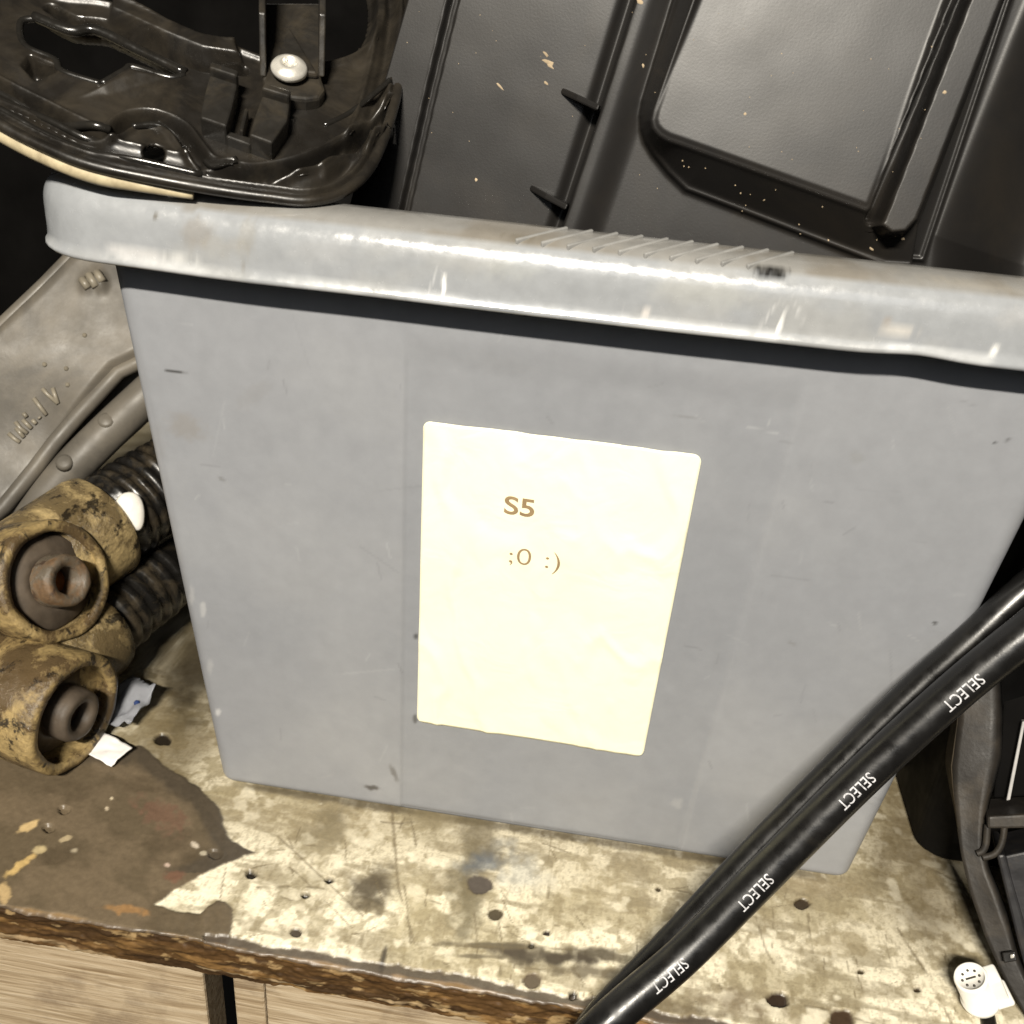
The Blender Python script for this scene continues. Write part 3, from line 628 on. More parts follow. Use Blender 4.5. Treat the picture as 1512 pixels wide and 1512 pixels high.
# lobe with a drilled hole
hole = np.linalg.norm(G-c2(228, 228), axis=-1); h += -.0006*(1-sstep(.0030, .0042, hole))
lobe = sd_seg(G, c2l([(190, 225), (228, 222), (266, 232)], 3)); h += .0008*(1-sstep(.006, .011, lobe))
h += ridge([(300, 232), (312, 241), (345, 247)], .002, .002)+ridge([(480, 255), (540, 222), (592, 176)], .0026, .0022)
h += (fbm(UU*40, VV*40, 3, 4)-.5)*.0008
V = (CO+UU[..., None]*cu_+VV[..., None]*cv_+h[..., None]*cn).reshape(-1, 3)
wx = WT+.0290
keepm = (do.reshape(-1) < .0001) & (dw.reshape(-1) > -.0006) & (bowl.reshape(-1) > -.0045) & (hole.reshape(-1) > .0031)
Vc, Qc = compact(V, gridfaces(len(us), len(vs2), keepm))
if True:
    e1 = Vc[Qc[0][1]]-Vc[Qc[0][0]]; e2 = Vc[Qc[0][3]]-Vc[Qc[0][0]]
    if np.cross(e1, e2)@cn < 0: Qc = Qc[:, ::-1].copy()
cover = thing('round_cover', cp, 'oily black round car part cover with clips and a silver bolt, on the crate corner', 'car part')
solid(mk('shell', Vc, Qc, M_cov, cover), .0022, -1)
E3 = CO+O2[:, 0:1]*cu_+O2[:, 1:2]*cv_
V_, F_ = tube_vf(np.concatenate([E3, E3[:1]])+cn*.0002, .0019, 10, False); mk('rolled_edge', V_, F_, M_cov, cover)
M_seal = m_plain('yellowed_rubber_seal', (.40, .34, .22), .6, .3, var=.25, vs=90, grain=.2, gs=500, dust=(.16, .12, .07), dustamt=.38, ds=80)
V_, F_ = tube_vf(E3[:46]-cn*.0040, np.concatenate([np.full(34, .0026), np.linspace(.0026, .0012, 12)]), 12); mk('edge_seal', V_, F_, M_seal, cover)
M_ribc = m_plain('worn_glossy_rib', (.012, .011, .0095), .22, .7, var=.2, dust=(.03, .026, .02), dustamt=.3, ds=90)
bvc = BVHTree.FromPolygons(Vc.tolist(), Qc.tolist())
def oncov(x, y):
    p = cpx(x, y); q = bvc.ray_cast(Vector(p+cn*.03), Vector(-cn), .06); return np.array(q[0]) if q[0] is not None else p
for l, r_ in (([(50, 25), (104, 46), (141, 45), (205, 75), (274, 107)], .0018), ([(272, 108), (250, 112), (196, 96), (184, 102), (150, 122)], .0013), ([(150, 122), (92, 104), (80, 86), (36, 66), (30, 32), (52, 27)], .0012),
        ([(-70, 92), (0, 125), (70, 161), (135, 187), (162, 190)], .0014), ([(-70, 112), (0, 143), (70, 179), (125, 206), (160, 208)], .0012), ([(-70, 132), (0, 168), (60, 199), (130, 228), (200, 247), (300, 266)], .0011),
        ([(230, 170), (254, 180), (270, 197)], .0012), ([(196, 193), (236, 190), (264, 208)], .0010), ([(303, 231), (316, 240), (350, 245)], .0012), ([(303, 256), (330, 262), (348, 266)], .0010),
        ([(478, 186), (520, 165), (575, 128)], .0010), ([(182, 11), (250, 42), (300, 62), (348, 72)], .0010)):
    P3 = smooth_line([oncov(*p) for p in l], 5); V_, F_ = tube_vf(P3, r_, 10); mk('rib', V_, F_, M_ribc, cover)
def cprism(name, l, h0, h1, mat=None, parent=None, bw=.0007, **k):
    V_, F_ = prism_vf([cpx(*p) for p in l], cn, h0, h1)
    return bevel(mk(name, V_, F_, mat or M_cov, parent or cover, smooth=False, **k), bw)
M_clip = m_plain('black_clip_plastic', (.016, .0145, .0125), .36, .5, var=.2, grain=.1, dust=(.045, .037, .026), dustamt=.42, ds=70)
for k, l in enumerate(([(312, 138), (352, 151), (344, 188), (336, 214), (298, 201), (304, 168)], [(388, 168), (428, 180), (424, 205), (402, 238), (369, 226), (378, 196)])):
    cl = cprism('clip_block', l, -.001, .0075, M_clip)
    (x0, y0), (x1, y1) = l[0], l[1]
    cprism('clip_ledge', [(x0-1, y0-3), (x1-1, y1-3), (x1+2, y1-12), (x0+3, y0-12)], -.001, .0095, M_clip, cl)
cprism('clip_bridge', [(334, 204), (374, 216), (370, 227), (334, 214)], -.001, .0035, M_clip)
cprism('clip_tongue', [(362, 178), (368, 180), (360, 214), (354, 212)], -.001, .0055, M_clip)
# bolted bracket
br = cprism('bolt_bracket', [(388, 20), (388, 134), (396, 149), (424, 160), (452, 163), (472, 160), (480, 148), (474, 130), (474, 20)], -.001, .0045, M_clip, bw=.0012)
for xx in (389, 474):
    a, b2 = cpx(xx, 130), cpx(xx, 6); d = unit(b2-a); sx = unit(np.cross(d, cn))
    V_, F_ = prism_vf([a+cn*.0045, b2+cn*.0045, b2+cn*.026, a+d*.012+cn*.020], sx, -.0011, .0011); bevel(mk('fin', V_, F_, M_clip, br, smooth=False), .0005)
a, b2, c3 = cpx(404, 128), cpx(426, 62), cpx(470, 135)
V_, F_ = prism_vf([a, b2, c3], cn, .0046, .0072); bevel(mk('web', V_, F_, M_clip, br, smooth=False), .001)
M_bolt = m_plain('bright_zinc_bolt', (.80, .77, .70), .32, .6, metal=.55, var=.12, vs=200, grain=.1)
bc = cpx(427, 128)+cn*.0066; R = .0062
V_, F_ = lathe_vf([(0, R), (.0012, R), (.0022, R*.9), (.0032, R*.62), (.0036, R*.44), (.0020, R*.40), (.0016, 0)], bc, cn, 40); bolt = mk('bolt', V_, F_, M_bolt, cover)
for k in range(6):
    th = k*pi/3; e, f, _ = frame(cn); c = bc+cn*.0027+(cos(th)*e+sin(th)*f)*R*.36
    V_, F_ = boxvf(c, cos(th)*e+sin(th)*f, -sin(th)*e+cos(th)*f, cn, .0007, .0009, .0014); mk('bolt_tooth', V_, F_, M_bolt, bolt, smooth=False)

# =================================================================== LEFT: SUSPENSION ARM AND SHOCK ABSORBERS
M_alu = m_plain('dusty_cast_aluminium', (.10, .090, .075), .50, .4, var=.25, vs=35, grain=.15, gs=500, dust=(.18, .158, .125), dustamt=.45, ds=22)
an_ = unit((.22, -.80, .56)); ap = hit(100, 500, (0, .135, 0), (0, 1, 0))
def apx(x, y): return hit(x, y, ap, an_)
AO = apx(100, 500); au = unit(np.cross(np.array([0, 0, 1.]), an_)); av = np.cross(an_, au)
if au[0] < 0: au = -au
if av[2] < 0: av = -av
def a2(x, y): q = apx(x, y)-AO; return np.array([q@au, q@av])
arm_out = [(-260, 705), (-120, 585), (0, 472), (60, 415), (100, 374), (150, 325), (215, 330), (232, 420), (230, 520), (205, 528), (170, 545), (138, 580), (108, 612), (75, 650), (45, 690), (0, 745), (-120, 850), (-280, 900)]
O2 = np.array([a2(*p) for p in arm_out]); lo, hi = O2.min(0), O2.max(0); st = .0012
us = np.arange(lo[0], hi[0]+st, st); vs2 = np.arange(lo[1], hi[1]+st, st); UU, VV = np.meshgrid(us, vs2, indexing='ij'); G = np.stack([UU, VV], -1); do = sd_poly(G, O2)
h = -.006*sstep(-.006, .0005, do)+.0020*(1-sstep(.0, .004, sd_seg(G, np.array([a2(*p) for p in [(-240, 690), (0, 480), (104, 376)]]))))
h += -.010*(1-sstep(0, .030, -sd_poly(G, O2)))*0+(fbm(UU*30, VV*30, 5, 4)-.5)*.0012
h += -.012*sstep(-.010, .030, -(UU-a2(140, 470)[0]))*sstep(0, .06, -(VV-a2(60, 500)[1]))
for c, r in (((128, 419), .0040), ((143, 412), .0045), ((152, 421), .0035)):
    h += .003*np.exp(-(np.linalg.norm((G-a2(*c))*np.array([1.4, .8]), axis=-1)/r)**2)
V = (AO+UU[..., None]*au+VV[..., None]*av+h[..., None]*an_).reshape(-1, 3)
Vc, Qc = compact(V, gridfaces(len(us), len(vs2), do.reshape(-1) < .0004))
e1 = Vc[Qc[0][1]]-Vc[Qc[0][0]]; e2 = Vc[Qc[0][3]]-Vc[Qc[0][0]]
if np.cross(e1, e2)@an_ < 0: Qc = Qc[:, ::-1].copy()
arm = thing('suspension_arm', (ap[0], ap[1]+.03, 0), 'dusty grey cast suspension arm with raised casting marks, beside the crate', 'suspension arm')
solid(mk('web_plate', Vc, Qc, M_alu, arm), .010, -1)
E3 = np.array([apx(*p) for p in arm_out])-an_*.0072; V_, F_ = tube_vf(np.concatenate([E3, E3[:1]]), .0042, 12, False); mk('edge_bead', V_, F_, M_alu, arm)
V_, F_ = prism_vf([apx(*p) for p in [(236, 490), (244, 560), (140, 655), (60, 735), (0, 790), (-60, 840), (-90, 790), (40, 655), (110, 580), (170, 515)]], an_, -.040, -.028); mk('back_web', V_, F_, M_alu, arm, smooth=False)
bva = BVHTree.FromPolygons(Vc.tolist(), Qc.tolist())
def onarm(x, y):
    q = bva.ray_cast(Vector(CAM), Vector(ray(x, y))); return np.array(q[0]) if q[0] is not None else apx(x, y)
vf = []
for l in ([(63, 574), (70, 582), (86, 596)], [(78, 573), (86, 596)], [(50, 588), (69, 613)], [(58, 616), (60, 618)], [(35, 610), (40, 616)], [(48, 620), (54, 626)], [(34, 620), (47, 633)], [(23, 623), (30, 632), (41, 640)], [(24, 632), (36, 646)], [(13, 640), (22, 648), (30, 653)]):
    vf.append(tube_vf([onarm(*p)+an_*.0005 for p in l], .0012, 8))
for l in ([(121, 412), (131, 426)], [(131, 405), (142, 424)], [(143, 402), (152, 416)]): vf.append(tube_vf([onarm(*p)+an_*.0006 for p in l], .0022, 8))
for p in ((100, 568), (66, 538), (98, 544), (125, 495)): vf.append(lathe_vf([(-.0005, .0015), (.0007, .0011), (.0011, 0)], onarm(*p), an_, 10))
V_, F_ = join(*vf); mk('casting_marks', V_, F_, m_plain('rubbed_casting_marks', (.22, .195, .15), .4, .5, var=.2), arm, kind='stuff')
V_, F_ = tube_vf(smooth_line([apx(242, 548)-an_*.012, apx(196, 590)-an_*.012, apx(138, 645)-an_*.012, apx(80, 702)-an_*.014, apx(35, 748)-an_*.018, apx(-40, 815)-an_*.03], 6), .0105, 24); mk('rolled_flange', V_, F_, M_alu, arm)
for p in ((155, 618), (93, 680)):
    V_, F_ = lathe_vf([(-.004, .005), (-.0010, .0042), (-.0004, .003), (-.0002, 0)], apx(*p)-an_*.0008, unit(an_+.3*AU), 16); mk('boss', V_, F_, M_alu, arm)

def mud(name, base, m1, m2, rough=.42):
    m, nt, b, L = nodes(name)
    n1 = tex(nt, 34, 12, .68, dist=.4); n2 = tex(nt, 85, 11, .72, dist=.3); n3 = tex(nt, 420, 6, .6); n4 = tex(nt, 15, 6, .6)
    c = ramp(nt, n3.outputs[0], [(.3, tuple(x*.65 for x in m1)), (.7, tuple(min(1, x*1.2) for x in m1))])
    c = mix(nt, ramp(nt, n1.outputs[0], [(.45, 0.), (.53, 1.)]), c, m2)
    c = mix(nt, ramp(nt, n4.outputs[0], [(.50, 0.), (.66, .75)]), c, tuple(x*.45 for x in m2))
    c = mix(nt, ramp(nt, n2.outputs[0], [(.545, 0.), (.60, .92)]), c, base)
    L(c, b.inputs['Base Color']); L(ramp(nt, n1.outputs[0], [(.4, rough+.25), (.56, rough-.28)]), b.inputs['Roughness'])
    p = bump(nt, b, n1.outputs[0], .9, .0025); p = bump(nt, b, n2.outputs[0], .6, .0012, p); bump(nt, b, n3.outputs[0], .4, .0006, p); return m
M_mud = mud('mud_caked_metal', (.016, .012, .008), (.34, .245, .105), (.10, .068, .034))
M_mud2 = mud('mud_caked_cup', (.012, .009, .006), (.38, .285, .135), (.13, .095, .047))
M_boot = m_plain('greasy_black_rubber', (.008, .0073, .0065), .32, .5, var=.3, grain=.2, gs=500, dust=(.075, .058, .036), dustamt=.40, ds=70)
M_rub = m_plain('grey_brown_rubber', (.075, .058, .042), .55, .4, var=.3, grain=.25, gs=600)
M_rust = mud('rusty_steel', (.05, .03, .02), (.145, .088, .045), (.115, .095, .07))
M_white = m_plain('dirty_white_plastic', (.74, .71, .65), .45, .5, var=.1, vs=100, dust=(.5, .43, .32), dustamt=.3, ds=60)
M_hole = m_plain('bore_shade_rust', (.03, .014, .007), .8, .3)  # dark colour carries the shade inside the bore
def shock(C, a, b, R, Lb, cup, boots, label, capspec, dz=0., m_in=None):
    a = unit(a); b = unit(b); t = thing('shock_absorber', (C[0], C[1], 0), label, 'shock absorber', 'muddy shock absorbers beside the crate')
    r = R*.83
    V_, F_ = lathe_vf([(-Lb, R*.97), (-Lb*.6, R*.99), (-.012, R), (-.002, R*1.0), (0, R*.97), (.0004, R*.9), (-.0006, R*.80), (-.004, r), (-.020, r), (-.022, 0)], C, a, 64, wob=.05, seed=3)
    mk('eye_sleeve', V_, F_, M_mud, t)
    V_, F_ = lathe_vf([(-.021, r*.985), (-.0085+dz, r*.985), (-.0055+dz, r*.90), (-.0035+dz, r*.62), (-.002+dz, r*.5), (-.018, r*.45)], C, a, 56, wob=.05); ru = mk('rubber_bush', V_, F_, M_rub, t)
    V_, F_ = lathe_vf([(-.020, r*.54), (.0065+dz, r*.52), (.0090+dz, r*.48), (.0096+dz, r*.42), (.0088+dz, r*.29), (-.004, r*.27)], C, a, 40, wob=.06, seed=8); mk('inner_sleeve', V_, F_[:-2], m_in or M_rust, t)
    V_, F_ = lathe_vf([(-.0040, r*.27), (-.014, r*.26), (-.015, 0)], C, a, 30); mk('bore', V_, F_[1:], M_hole if m_in else m_plain('orange_rust', (.26, .10, .022), .8, .2, var=.4, vs=300), t)
    c0 = C-a*Lb*.42
    V_, F_ = lathe_vf([(d, q) for d, q in cup], c0, b, 56, wob=.03, seed=5); mk('cup', V_, F_, M_mud2, t)
    pr = []
    s0, s1, n, r0, r1, dep = boots
    for k in range(n):
        q = s0+(s1-s0)*k/n; st_ = (s1-s0)/n; rr_ = r0+(r1-r0)*k/n
        pr += [(q, rr_-dep), (q+st_*.25, rr_-dep*.25), (q+st_*.5, rr_), (q+st_*.75, rr_-dep*.25)]
    pr = [(s0-.004, r0*.9)]+pr+[(s1, r1-dep), (s1+.05, r1*.7)]
    V_, F_ = lathe_vf(pr, c0, b, 48, wob=.07, seed=2); mk('ribbed_boot', V_, F_, M_boot, t)
    p, sx, sy = capspec
    # white plastic cap sitting on the boot, found along the view ray
    bv = BVHTree.FromPolygons([tuple(v) for v in V_], [list(f) for f in F_])
    q = bv.ray_cast(Vector(CAM), Vector(ray(*p)))
    qn = np.array(q[1]) if q[0] is not None else -ray(*p); qc = np.array(q[0]) if q[0] is not None else c0+b*.04
    if qn@ray(*p) > 0: qn = -qn
    qn = unit(qn*.4-ray(*p)); qc = qc+qn*.0020
    e = unit(AU*.94-AR*.34-qn*((AU*.94-AR*.34)@qn)); f = np.cross(qn, e)
    vv = []; ff = []
    for i in range(9):
        ph = pi*i/8
        for k in range(24):
            th = 2*pi*k/24; vv.append(qc+qn*cos(ph)*.0035+sin(ph)*(cos(th)*e*sy*(1-.12*cos(th))+sin(th)*f*sx*(1-.2*cos(th)*-1)))
    for i in range(8):
        for k in range(24): ff.append((i*24+k, i*24+(k+1) % 24, (i+1)*24+(k+1) % 24, (i+1)*24+k))
    mk('cap', vv, ff, M_white, t)
    return t
def vdir(x, y): return -ray(x, y)
aL = vdir(115, 1058)*cos(radians(73))+unit(AR*.94-AU*.34)*sin(radians(73))
aU = vdir(85, 855)*cos(radians(49))+unit(AR*.96+AU*.06)*sin(radians(49))
CL = atz(113, 1056, .0315); CU = atz(85, 858, .083)
shock(CL, aL, AR*.36+AU*.46+AF*.80, .0300, .085, [(-.002, .020), (.012, .026), (.050, .0265), (.055, .0255), (.0565, .023), (.058, 0)], (.060, .110, 6, .0215, .0215, .0022), 'muddy shock absorber lying flat on the shelf under the other one', ((232, 940), .0042, .0078), -.006, M_rub)
shock(CU, aU, AR*.50+AU*.52+AF*.72, .0300, .085, [(-.002, .022), (.012, .029), (.052, .0300), (.056, .0295), (.058, .027), (.060, 0)], (.062, .125, 9, .0262, .025, .0026), 'muddy shock absorber with rusty eye, lying on top of the other one', ((194, 752), .0068, .0108))

# scraps between the shock absorbers and the crate
m, nt, b, L = nodes('clear_film'); b.inputs['Base Color'].default_value = (.34, .35, .38, 1); b.inputs['Roughness'].default_value = .25; b.inputs['Transmission Weight'].default_value = .35; b.inputs['IOR'].default_value = 1.2; M_film = m
def sheet(name, pxs, zc, mat, amp, seed, **k):
    c = [atz(*p, z) for p, z in zip(pxs, zc)]; n = 14; V_ = []
    for i in range(n):
        for j in range(n):
            s, t = i/(n-1), j/(n-1)
            p = (c[0]*(1-s)+c[1]*s)*(1-t)+(c[3]*(1-s)+c[2]*s)*t
            p = p+np.array([0, 0, amp*(float(fbm(np.array(s*3.), np.array(t*3.), seed))-.2)+.0008]); V_.append(p)
    V_ = np.array(V_)
    return solid(mk(name, V_, gridfaces(n, n), mat, base=(V_[:, 0].mean(), V_[:, 1].mean(), 0), **k), .0006, 1)
sheet('paper_scrap', [(122, 1112), (165, 1136), (196, 1108), (152, 1084)], (.0012, .0012, .004, .005), m_plain('white_card', (.72, .70, .68), .6, .3, var=.08), .003, 3, label='small folded white card scrap at the edge of the brown coating', cat='scrap')
wr = sheet('plastic_wrapper', [(140, 1085), (195, 1085), (232, 1022), (196, 1000)], (.001, .001, .012, .012), M_film, .014, 9, label='crumpled clear plastic wrapper with a blue mark, by the crate', cat='wrapper')
V_, F_ = lathe_vf([(0, .0016), (.0002, .0014), (.00025, 0)], atz(202, 1038, .0125), -ray(202, 1038), 7)
mk('blue_mark', V_, F_, m_plain('blue_ink', (.012, .03, .11), .6, .2), wr)

# =================================================================== HOSES
M_hose = m_plain('black_rubber_hose', (.0075, .0072, .007), .32, .5, var=.25, vs=80, grain=.06, gs=1200, dust=(.018, .016, .013), dustamt=.33, ds=60)
def hosepath(pl, dep): return [CAM+ray(x, y)*d/(ray(x, y)@AF) for (x, y), d in zip(pl, dep)]
DH = .0142; DB = .0125
pts = hosepath([(893, 1512), (1010, 1410), (1130, 1290), (1270, 1150), (1400, 1030), (1512, 938), (1620, 860)], [.364, .370, .369, .363, .354, .346, .34])
end = pts[0]; d0 = unit(pts[0]-pts[1])
lowpath = [end+d0*.02+np.array([-.004, -.004, -.012]), end+d0*.04+np.array([-.006, -.012, -.045]), end+d0*.05+np.array([-.004, -.014, -.10])]
hi_ = pts[-1]; d1 = unit(pts[-1]-pts[-2])
pA = smooth_line(lowpath[::-1]+pts+[np.array([.250, -.006, .226]), np.array([.285, .055, .2445]), np.array([.320, .150, .2445])], 14)
V_, F_ = tube_vf(pA, DH/2, 32)
hoseA = thing('rubber_hose', pA[0], 'black rubber hose printed SELECT in white, crossing in front of the crate corner', 'hose', 'black hoses over the shelf edge'); mk('hose_wall', V_, F_, M_hose, hoseA)
pts2 = hosepath([(880, 1510), (1000, 1382), (1118, 1256), (1250, 1121), (1350, 1021), (1430, 949), (1512, 873), (1620, 786)], [.379, .388, .388, .383, .377, .371, .366, .362])
e2_ = pts2[0]; d0 = unit(pts2[0]-pts2[1])
pB = smooth_line([e2_+d0*.05+np.array([.006, -.012, -.095]), e2_+d0*.035+np.array([.003, -.010, -.045]), e2_+d0*.018+np.array([0, -.003, -.012])]+pts2+[np.array([.236, .020, .236]), np.array([.262, .075, .2435]), np.array([.290, .165, .2435])], 14)
V_, F_ = tube_vf(pB, DB/2, 32)
hoseB = thing('rubber_hose', pB[0], 'plain black rubber hose lying behind the hose printed SELECT', 'hose', 'black hoses over the shelf edge'); mk('hose_wall', V_, F_, M_hose, hoseB)
M_print = m_plain('worn_white_hose_print', (.60, .60, .62), .6, .3, var=.15, vs=500, dust=(.05, .05, .05), dustamt=.42, ds=700)
Tn = np.gradient(pA, axis=0); Tn /= np.linalg.norm(Tn, axis=1)[:, None]
PA = proj(pA); sA = np.concatenate([[0], np.cumsum(np.linalg.norm(np.diff(pA, axis=0), axis=1))])
def at_s(s): return np.array([np.interp(s, sA, pA[:, k]) for k in range(3)]), unit([np.interp(s, sA, Tn[:, k]) for k in range(3)])
for (cx, cy) in ((980, 1434), (1113, 1304), (1264, 1165), (1429, 1022)):
    i = int(np.argmin(np.linalg.norm(PA-np.array((cx, cy)), axis=1))); sc_ = sA[i]
    c, tdir = at_s(sc_); vw = unit(CAM-c); vw = unit(vw-tdir*(vw@tdir)); sidev = np.cross(vw, tdir)   # sidev: across the hose in view
    if sidev@AU < 0: sidev = -sidev
    off = (np.array((cx, cy))-PA[i]); across = -(off[1])*.00027*.8
    bm = text_mesh('SELECT', .0080, .00002, 1.05)
    for k in range(1, 8): bmesh.ops.bisect_plane(bm, geom=bm.verts[:]+bm.edges[:]+bm.faces[:], plane_co=(0, .006*k/8, 0), plane_no=(0, 1, 0))
    A = np.array([v.co[:2] for v in bm.verts]); A -= (A.min(0)+A.max(0))/2
    A[:, 0] *= .0165/np.ptp(A[:, 0]); A[:, 1] *= .0043/np.ptp(A[:, 1])
    V_ = []
    for x, y in A:
        q, td = at_s(sc_-x); vv = unit(CAM-c); vv = unit(vv-td*(vv@td)); sv = np.cross(vv, td)
        if sv@AU < 0: sv = -sv
        th = (-y-.0022)/(DH/2)          # letters stand with their tops away from the crate
        V_.append(q+(DH/2+.00012)*(cos(th)*vv+sin(th)*sv))
    mk('lettering', V_, [[v.index for v in f.verts] for f in bm.faces], M_print, hoseA, smooth=False); bm.free()

# =================================================================== RIGHT: BRACKET, HOUSING, CONNECTOR
M_brk = m_plain('dusty_steel_bracket', (.017, .0145, .012), .55, .4, var=.3, vs=60, grain=.3, gs=500, dust=(.06, .048, .034), dustamt=.40, ds=40)
bn = unit((-.45, -.75, .45)); bp = atz(1512, 1512, .002)
def bpx(x, y, off=0.): return hit(x, y, bp, bn)+bn*off
brk = thing('steel_bracket', (bp[0], bp[1], 0), 'dusty bent steel bracket standing right of the crate behind the hoses', 'bracket')
Lc = [(1404, 985), (1396, 1060), (1385, 1130), (1392, 1170), (1400, 1205), (1408, 1262), (1424, 1330), (1448, 1400), (1476, 1455), (1515, 1516), (1530, 1540)]
Rc = [(1475, 985), (1480, 1060), (1478, 1120), (1466, 1165), (1458, 1195), (1453, 1245), (1460, 1285), (1473, 1315), (1489, 1360), (1502, 1410), (1522, 1462), (1560, 1540)]
Ls = np.array(Lc, float); Rs = np.array(Rc, float); tt = np.linspace(0, 1, 40)
Li = np.array([[np.interp(t, np.linspace(0, 1, len(Ls)), Ls[:, k]) for k in (0, 1)] for t in tt]); Ri = np.array([[np.interp(t, np.linspace(0, 1, len(Rs)), Rs[:, k]) for k in (0, 1)] for t in tt])
for nm, s0, s1, f0, f1, mt in (('flange', 0., .22, -.020, -.0006, 'dusty'), ('plate', .23, 1., 0., 0., None)):
    V_ = []
    for i, (l, r) in enumerate(zip(Li, Ri)):
        for k in range(8):
            s = s0+(s1-s0)*k/7; q = l*(1-s)+r*s; f_ = f0+(f1-f0)*k/7-(.005*max(0., (s-.9)/.1))
            V_.append(bpx(*q, float(f_+.0012*(vnoise(np.array(i*.25), np.array(s*2.), 4)-.5))))
    o_ = mk(nm, np.array(V_), gridfaces(40, 8), M_brk if mt is None else m_plain('dust_coated_steel', (.06, .048, .034), .7, .3, var=.35, vs=90, grain=.4, gs=400, dust=(.15, .118, .08), dustamt=.45, ds=70), brk, smooth=False); solid(o_, .0020, -1)
V_, F_ = prism_vf([bpx(1481, 1402), bpx(1500, 1400), bpx(1503, 1414), bpx(1484, 1417)], bn, .0035, .0052); bevel(mk('latch', V_, F_, m_plain('black_latch', (.012, .011, .01), .4), brk, smooth=False), .0005)
V_, F_ = prism_vf([bpx(1493, 1403), bpx(1500, 1402), bpx(1500, 1408), bpx(1494, 1409)], bn, .0055, .0068); bevel(mk('rivet', V_, F_, M_bolt, brk, smooth=False), .0005)
M_hou = m_plain('grey_black_housing_plastic', (.018, .0175, .0185), .38, .5, var=.2, vs=50, grain=.1, dust=(.06, .05, .04), dustamt=.36, ds=40)
hn = unit((-.30, -.85, .42)); hp = bpx(1540, 1400)-bn*.010
def hpx(x, y, off=0.): return hit(x, y, hp, hn)+hn*off
hou = thing('plastic_housing', (hp[0]+.02, hp[1]+.02, 0), 'dark grey plastic housing with two small hooks, behind the bent steel bracket', 'housing')
def hpr(name, l, h0, h1, mat=None, bw=.001, parent=None):
    V_, F_ = prism_vf([hpx(*p) for p in l], hn, h0, h1); return bevel(mk(name, V_, F_, mat or M_hou, parent or hou, smooth=False), bw)
fp = hpr('face_panel', [(1482, 1262), (1560, 1245), (1760, 1240), (1760, 1560), (1556, 1530), (1522, 1440)], -.030, .002)
hpr('side_rail', [(1470, 1256), (1482, 1255), (1512, 1360), (1536, 1470), (1526, 1478), (1500, 1380)], -.028, .006)
hpr('crossbar', [(1456, 1198), (1760, 1180), (1760, 1212), (1456, 1216)], -.020, .008, M_brk)
hpr('upper_panel', [(1492, 985), (1760, 960), (1760, 1172), (1470, 1190)], -.034, -.012, M_dark)
M_strip = m_plain('light_grey_trim', (.36, .35, .34), .4, .5)
hpr('trim_strip', [(1512, 1070), (1517, 1070), (1494, 1188), (1488, 1189)], -.0118, -.007, M_strip, .0004)
for l in ([(1457, 1214), (1455, 1240), (1450, 1252), (1442, 1256)], [(1482, 1214), (1478, 1240), (1468, 1256), (1450, 1262)]):
    V_, F_ = tube_vf(smooth_line([hpx(*p, .004) for p in l], 6), .0014, 10); mk('hook', V_, F_, M_brk, hou)

M_conn = m_plain('bright_white_connector', (.86, .84, .78), .4, .5, var=.05)
con = thing('wire_connector', atz(1445, 1492, 0), 'white plastic round wire connector with pin holes, lying on the shelf', 'connector')
cb = atz(1449, 1478, .0065); cax = unit(-ray(1430, 1450)*.62+unit(AU*.92-AR*.42)*.78)
cpos = cb
V_, F_ = lathe_vf([(-.002, .0050), (0, .0074), (.0025, .0076), (.003, .0066), (.016, .0066), (.0172, .0062), (.0172, .0054), (.0160, .0052), (.0160, 0)], cpos, cax, 40); barrel = mk('barrel', V_, F_, M_conn, con)
M_pin = m_plain('dark_pin_hole', (.05, .045, .035), .6)
e, f, _ = frame(cax)
for k in range(8):
    th = 2*pi*k/8; V_, F_ = lathe_vf([(0, .00055), (.0003, .0005), (.00035, 0)], cpos+cax*.0160+(cos(th)*e+sin(th)*f)*.0034, cax, 8); mk('pin_hole', V_, F_, M_pin, barrel)
V_, F_ = boxvf(cpos+cax*.01602, e, f, cax, .0006, .004, .0006); mk('key_slot', V_, F_, M_pin, barrel, smooth=False)
sx = unit(AR-cax*(AR@cax)); sy = np.cross(cax, sx)
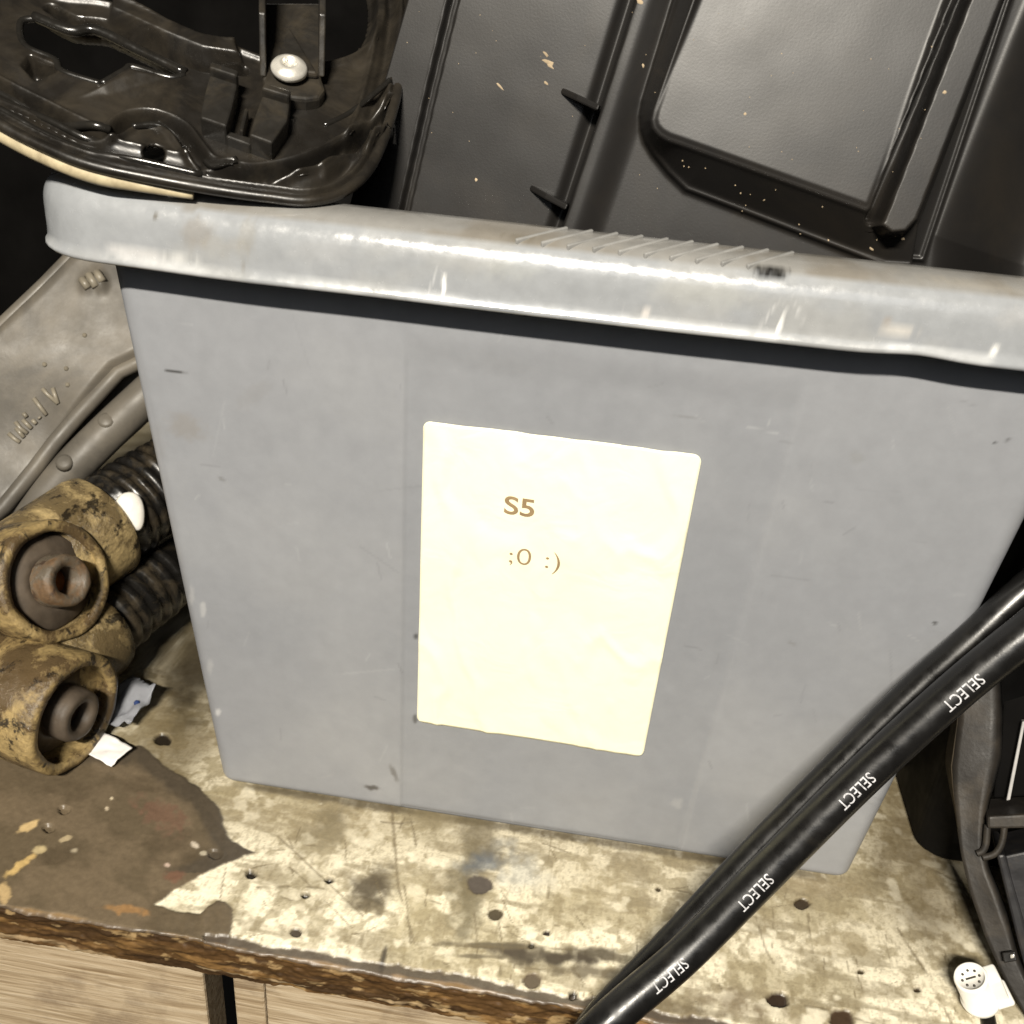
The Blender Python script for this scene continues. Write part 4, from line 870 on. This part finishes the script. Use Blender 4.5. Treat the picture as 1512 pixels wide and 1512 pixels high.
V_, F_ = boxvf(cpos+cax*.0080+sx*.0074, sx, sy, cax, .0062, .0078, .0155); bevel(mk('latch_box', V_, F_, M_conn, con), .0012, 3)
V_, F_ = boxvf(cpos+cax*.0005+sx*.0030, sx, sy, cax, .0175, .0110, .0028); bevel(mk('flange', V_, F_, M_conn, con), .0012, 3)
V_, F_ = boxvf(cpos+cax*.0117+sx*.0074+sy*0-ray(1460, 1430)*.0042, sx, sy, cax, .0022, .0006, .0005); mk('latch_slot', V_, F_, M_pin, con, smooth=False)
M_cab = m_plain('black_wire_sleeve', (.012, .011, .010), .35, .5)
q0 = cpos-cax*.001
V_, F_ = tube_vf(smooth_line([q0, q0-cax*.006+np.array([0, -.003, -.0008]), np.array([q0[0]-.001, EDGE+.006, .0036]), np.array([q0[0]-.002, EDGE-.004, .002]), np.array([q0[0]-.003, EDGE-.008, -.02]), np.array([q0[0]-.004, EDGE-.008, -.08])], 8), .0032, 14); mk('cable', V_, F_, M_cab, con)

# added dark box behind the bracket, turns the gap there black
M_box = m_plain('shade_black_plastic', (.005, .0047, .0045), .7, .15, var=.4, vs=40, dust=(.014, .012, .009), dustamt=.3, ds=30)  # near-black so the added box reads as shade
box = thing('gap_dark_box', (.29, .14, 0), 'added tall black box that darkens the gap right of the crate', 'box')
rings = []
for z, of in ((0, .003), (.004, 0), (.222, -.004), (.2222, -.009), (.235, -.009), (.2352, -.002), (.232, .0)):
    r = rrect(.108-of, .020+of, .27-of, .012, 30, 20, 6); rings.append(np.column_stack([r[:, 0]+.296, r[:, 1], np.full(len(r), z)]))
V_, Q_ = loft(rings); n_ = len(rings[0]); lastr = list(range((len(rings)-1)*n_, len(rings)*n_))
mk('shell', V_, [tuple(q) for q in Q_.tolist()]+[tuple(range(n_))[::-1], tuple(lastr)], M_box, box)
for k in range(3):
    V_, F_ = boxvf((.1865, .07+k*.06, .11), np.array([0, 1, 0.]), np.array([0, 0, 1.]), np.array([1., 0, 0]), .006, .19, .003); bevel(mk('gap_dark_box_rib', V_, F_, M_box, box, smooth=False), .001)
